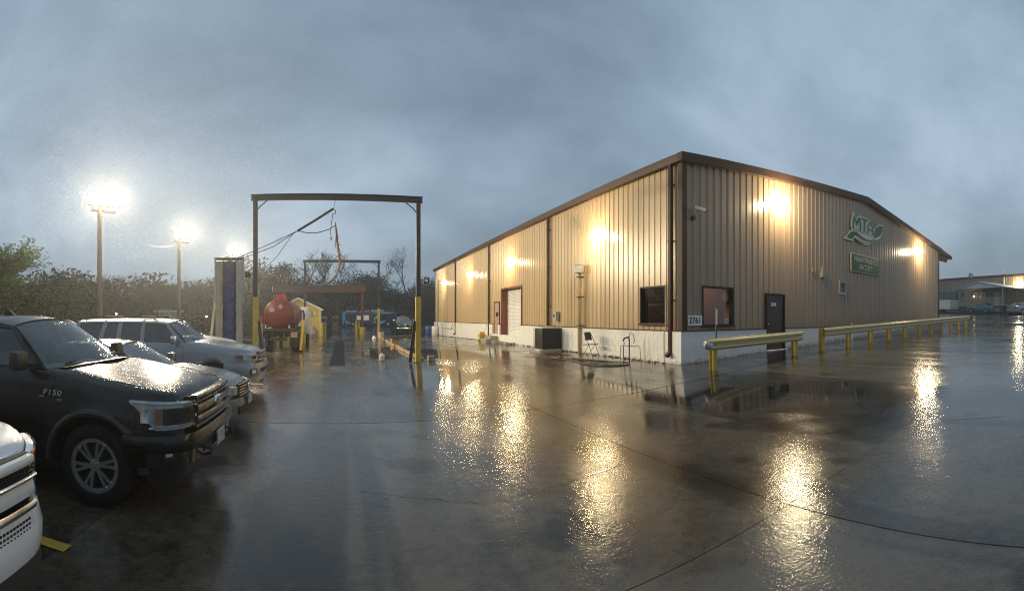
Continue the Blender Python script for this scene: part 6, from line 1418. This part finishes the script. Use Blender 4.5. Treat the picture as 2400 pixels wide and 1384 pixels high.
def limb(tb, p, d, L, r, depth, tips, spread, n=3, up=.12, gnarl=.25, sides=5):
    pts, rs = [p.copy()], [r]
    q = p.copy(); dd = d.copy()
    for i in range(n):
        dd = (dd + Vector((rnd.uniform(-1, 1), rnd.uniform(-1, 1), rnd.uniform(-.6, .8))) * gnarl * .5 + Vector((0, 0, up))).normalized(); q = q + dd * (L / n); pts.append(q.copy()); rs.append(r * (1 - .45 * (i + 1) / n))
    tb.tube(pts, rs, sides if depth > 2 else 3, False)
    if depth == 0: tips.append((q.copy(), dd.copy())); return
    k = rnd.choice((2, 3, 3)) if depth > 1 else 3
    for i in range(k):
        a = rnd.uniform(0, 6.28); s = rnd.uniform(.5, 1) * spread; perp = dd.orthogonal().normalized(); perp = Matrix.Rotation(a, 3, dd) @ perp
        st = pts[-1] if i < 2 else pts[-2]
        limb(tb, st, (dd + perp * s).normalized(), L * rnd.uniform(.62, .82), rs[-1] * .78 if i < 2 else rs[-2] * .5, depth - 1, tips, spread, n, up, gnarl, sides)
    if depth <= 2: tips.append((q.copy(), dd.copy()))
def leaves(lb, p, R, n, sz, flat=.8):
    for _ in range(n):
        v = Vector((rnd.gauss(0, 1), rnd.gauss(0, 1), rnd.gauss(0, 1) * flat)) * (R * .5); c = p + v
        a = Vector((rnd.uniform(-1, 1), rnd.uniform(-1, 1), rnd.uniform(-1, 1))).normalized(); b = a.orthogonal().normalized(); b = Matrix.Rotation(rnd.uniform(0, 6), 3, a) @ b
        s = sz * rnd.uniform(.6, 1.3); e_ = a.cross(b) * s * .45; b = b * s
        lb.add([c - b, c + e_, c + b, c - e_], [(0, 1, 2, 3)])
def tree_mesh(kind, lm):
    """unit trees about 10 m tall: (trunk mesh, crown mesh)"""
    tb, lb, tips = MB(), MB(), []
    if kind == 'bare':
        limb(tb, Vector((0, 0, -.2)), Vector((0, 0, 1)), 3.6, .26, 3, tips, .62, 4, .10, .22)
        for p, d in tips:
            for _ in range(3):
                a = Vector((rnd.uniform(-1, 1), rnd.uniform(-1, 1), rnd.uniform(-.2, 1))).normalized(); q = p + (d + a * .8).normalized() * rnd.uniform(.5, 1.1); lb.tube([p, p.lerp(q, .5) + a * .08, q], [.022, .014, .006], 3, False)
                for _ in range(3):
                    a2 = Vector((rnd.uniform(-1, 1), rnd.uniform(-1, 1), rnd.uniform(-.3, 1))).normalized(); s = p.lerp(q, rnd.uniform(.3, 1)); lb.tube([s, s + (d + a2).normalized() * rnd.uniform(.3, .7)], [.011, .005], 3, False)
    elif kind == 'leafy':
        limb(tb, Vector((0, 0, -.2)), Vector((0, 0, 1)), 2.7, .22, 4, tips, .75, 3, .06, .25)
        for p, d in tips: leaves(lb, p, 1.15, 20, .17)
    elif kind == 'spray':      # loose wispy crown with long arching twigs
        limb(tb, Vector((0, 0, -.2)), Vector((0, 0, 1)), 2.4, .2, 3, tips, .85, 3, .06, .25)
        for p, d in tips:
            for _ in range(9):
                a = Vector((rnd.uniform(-1, 1), rnd.uniform(-1, 1), rnd.uniform(-.1, 1.1))).normalized(); L = rnd.uniform(.9, 2.3); q = p + (d * .6 + a).normalized() * L; m_ = p.lerp(q, .55) + Vector((0, 0, .18)); tb.tube([p, m_, q], [.02, .012, .005], 3, False)
                for k in range(11):
                    u = k / 10; c = (p.lerp(m_, u * 2) if u < .5 else m_.lerp(q, u * 2 - 1)); leaves(lb, c, .26, 6, .085)
    elif kind == 'bush':
        for k in range(4): limb(tb, Vector((rnd.uniform(-.6, .6), rnd.uniform(-.6, .6), -.2)), Vector((rnd.uniform(-.5, .5), rnd.uniform(-.5, .5), 1)).normalized(), 2.5, .12, 3, tips, .7, 3, .05, .25, 4)
        for p, d in tips: leaves(lb, p, 1.0, 13, .15)
        for _ in range(150): leaves(lb, Vector((rnd.gauss(0, 1.7), rnd.gauss(0, 1.3), rnd.uniform(.3, 5.6))), 1.2, 20, .14)
    elif kind == 'thicket':    # brownish twiggy mass
        for k in range(6): limb(tb, Vector((rnd.uniform(-1.4, 1.4), rnd.uniform(-.8, .8), -.2)), Vector((rnd.uniform(-.4, .4), rnd.uniform(-.4, .4), 1)).normalized(), 2.7, .10, 3, tips, .6, 3, .10, .25, 3)
        for p, d in tips:
            for _ in range(3): a = Vector((rnd.uniform(-1, 1), rnd.uniform(-1, 1), rnd.uniform(0, 1.2))).normalized(); lb.tube([p, p + a * rnd.uniform(.4, 1.0)], [.014, .005], 3, False)
            leaves(lb, p, .9, 8, .12)
        for _ in range(150): leaves(lb, Vector((rnd.gauss(0, 1.9), rnd.gauss(0, 1.2), rnd.uniform(.2, 5.8))), 1.1, 16, .13)
    elif kind == 'pine':
        tb.tube([(0, 0, -.2), (.05, 0, 5), (0, 0, 9.6)], [.22, .15, .04], 6, False)
        for k in range(34):
            z = 3.2 + 6.2 * k / 33; a = rnd.uniform(0, 6.28); L = (1 - (k / 36) ** 1.5) * rnd.uniform(1.4, 2.6); q = Vector((math.cos(a) * L, math.sin(a) * L, z + .35)); tb.tube([(0, 0, z), q], [.05, .015], 3, False); leaves(lb, q, .95, 34, .16, .6); leaves(lb, q * .65 + Vector((0, 0, z * .35)), .8, 22, .16, .6)
    nm = 'crown'
    return tb.mesh('trunk', M_BARK, True), lb.mesh(nm, M_BARK if kind == 'bare' else lm)
TM = {}
def TMk(kind, var, lm):
    k = (kind, var, lm.name)
    if k not in TM: TM[k] = tree_mesh(kind, lm)
    return TM[k]
def tree(label, x, y, h, wd, kind, var, lm, cat='tree', z0=None, top=10.0, group=None, name=None):
    tm, cm = TMk(kind, var, lm); t = thing(name or {'bare': 'bare_tree', 'bush': 'evergreen_bush', 'thicket': 'thicket', 'pine': 'pine_tree'}.get(kind, 'leafy_tree'), label, cat, (x, y, zg(x, y) if z0 is None else z0), rnd.uniform(0, 6.28), group)
    H = max(v_.co.z for v_ in cm.vertices); t.scale = (wd, wd, h / H); link('trunk', tm, t); link('crown', cm, t); return t
def treepx(label, px, pytop, D, wpx, kind, var, lm, **k):
    p = at(px, pytop, D=D); g = zg(p.x, p.y); tm, cm = TMk(kind, var, lm); R = sorted(abs(v_.co.x) for v_ in cm.vertices)[int(len(cm.vertices) * .96)]
    return tree(label, p.x, p.y, p.z - g, (wpx / 2) * D / F / R, kind, var, lm, **k)
treepx('wispy fresh green tree behind the black pickup roof', 34, 536, 23.5, 330, 'spray', 0, L_NEAR)
treepx('fuller green tree mass left of the wispy crown, at the photo edge', -25, 600, 25.5, 260, 'bush', 2, L_NEAR)
treepx('low olive shrubs below the wispy green tree', 70, 655, 27, 260, 'bush', 0, L_GRN)
treepx('lower green tree left of the first light pole, under the wispy one', 120, 628, 34, 240, 'bush', 0, L_GRN)
treepx('dark rounded evergreen right of the wispy green tree', 178, 648, 46, 110, 'bush', 1, L_DARK)
G1 = 'brown winter thickets behind the parked cars'
for k, (px, py, w_, v_, lab) in enumerate(((225, 642, 120, 0, 'brown thicket directly behind the first light pole'), (285, 633, 130, 1, 'brown thicket right of the first light pole'), (345, 640, 130, 2, 'brown thicket midway between the first two light poles'),
        (400, 650, 110, 0, 'brown thicket behind the second light pole'), (455, 644, 120, 1, 'brown thicket between the second light pole and the wash brush'), (510, 636, 110, 2, 'brown thicket behind the wash brush'), (590, 640, 120, 0, 'brown thicket behind the left gantry post'))): treepx(lab, px, py, 57 + (k % 3) * 3, w_, 'thicket', v_, L_BRN, cat='thicket', group=G1)
treepx('olive leafy tree behind the tank of the red tanker', 635, 640, 66, 170, 'leafy', 0, L_BRN); treepx('dark round-headed pine above the red tanker', 668, 613, 74, 95, 'pine', 0, L_PINE)
treepx('bare tree seen through the gantry, left of the far beam', 702, 588, 92, 120, 'bare', 0, L_BRN); treepx('bare tree rising behind the far beam, second from the left', 742, 592, 96, 120, 'bare', 1, L_BRN); treepx('bare tree behind the frayed hose end', 792, 598, 100, 110, 'bare', 2, L_BRN); treepx('low pine between the two bare trees over the canopy', 752, 648, 90, 60, 'pine', 1, L_PINE)
treepx('green leafy tree above the canopy, behind the bus', 832, 626, 104, 130, 'leafy', 1, L_GRN); treepx('dark evergreen behind the far right gantry post', 884, 634, 104, 80, 'bush', 2, L_DARK); treepx('faint bare tree above the green leafy tree', 845, 606, 112, 120, 'bare', 0, L_BRN)
treepx('tall bare tree beside the right gantry post', 965, 580, 108, 150, 'bare', 3, L_BRN); treepx('small bare tree left of the tall bare one', 915, 632, 112, 100, 'bare', 1, L_BRN); treepx('brown tree top between the gantry post and the long wall', 1006, 640, 112, 90, 'thicket', 1, L_BRN)
G2 = 'dark evergreens behind the bus and canopy'
for k, (px, py, w_, v_, lab) in enumerate(((700, 655, 130, 0, 'dark evergreen behind the canopy, farthest left of its row'), (775, 662, 130, 1, 'dark evergreen behind the canopy roof middle'), (850, 660, 130, 2, 'dark evergreen behind the canopy right end'), (925, 668, 130, 0, 'dark evergreen above the parked dark pickup'), (985, 668, 120, 1, 'dark evergreen between right gantry post and the long wall'), (1035, 660, 110, 2, 'dark evergreen just hidden by the far corner of the long wall'))): treepx(lab, px, py, 110 + 2 * (k % 3), w_, 'bush', v_, L_DARK, group=G2)
# the woods closing the view beyond: one mass
wd = MB(); path = [(46, -52), (10, -46), (-25, -44), (-58, -28), (-70, 8), (-48, 25), (-38, 42), (-27, 56), (-17, 68), (-13, 92), (-4, 114), (25, 122), (70, 124), (110, 124)]
for (xa, ya), (xb, yb_) in zip(path, path[1:]):
    L = math.hypot(xb - xa, yb_ - ya)
    for _ in range(int(L * 560)):
        u = rnd.random(); x, y = xa + (xb - xa) * u, ya + (yb_ - ya) * u; hh = 9.0 if y < 0 else 6.6 if y < 70 else 9.5
        hh *= .80 + .30 * math.sin(x * .45 + y * .32) * math.sin(x * .19 + 1) + .16 * math.sin(x * 1.3 + y * .9) + .07 * math.sin(x * 3.1 + y * 2.3)
        c = Vector((x + rnd.gauss(0, 1.8), y + rnd.gauss(0, 1.8), hh * rnd.random() ** .8)); a = Vector((rnd.uniform(-1, 1), rnd.uniform(-1, 1), rnd.uniform(-1, 1))).normalized(); b = a.orthogonal().normalized() * rnd.uniform(.18, .42); e_ = a.cross(b) * .6
        wd.add([c - b, c + e_, c + b, c - e_], [(0, 1, 2, 3)])
tag(wd.obj('woods', L_DARK, None, fix=False), kind='stuff')
# ------------------------------------------------------------------ rain haze: one even volume round the whole place
hz_m = bpy.data.materials.new('rain_haze'); hz_m.use_nodes = True; t = hz_m.node_tree; t.nodes.clear()
o_ = t.nodes.new('ShaderNodeOutputMaterial'); pv = t.nodes.new('ShaderNodeVolumePrincipled')
pv.inputs['Color'].default_value = (.90, .93, .97, 1); pv.inputs['Density'].default_value = HAZE; pv.inputs['Anisotropy'].default_value = .70
t.links.new(pv.outputs[0], o_.inputs['Volume'])
hb = MB().ab((-270, -70, -1.5), (270, 310, 24)).obj('haze', hz_m); tag(hb, kind='stuff')
hb.display_type = 'WIRE'
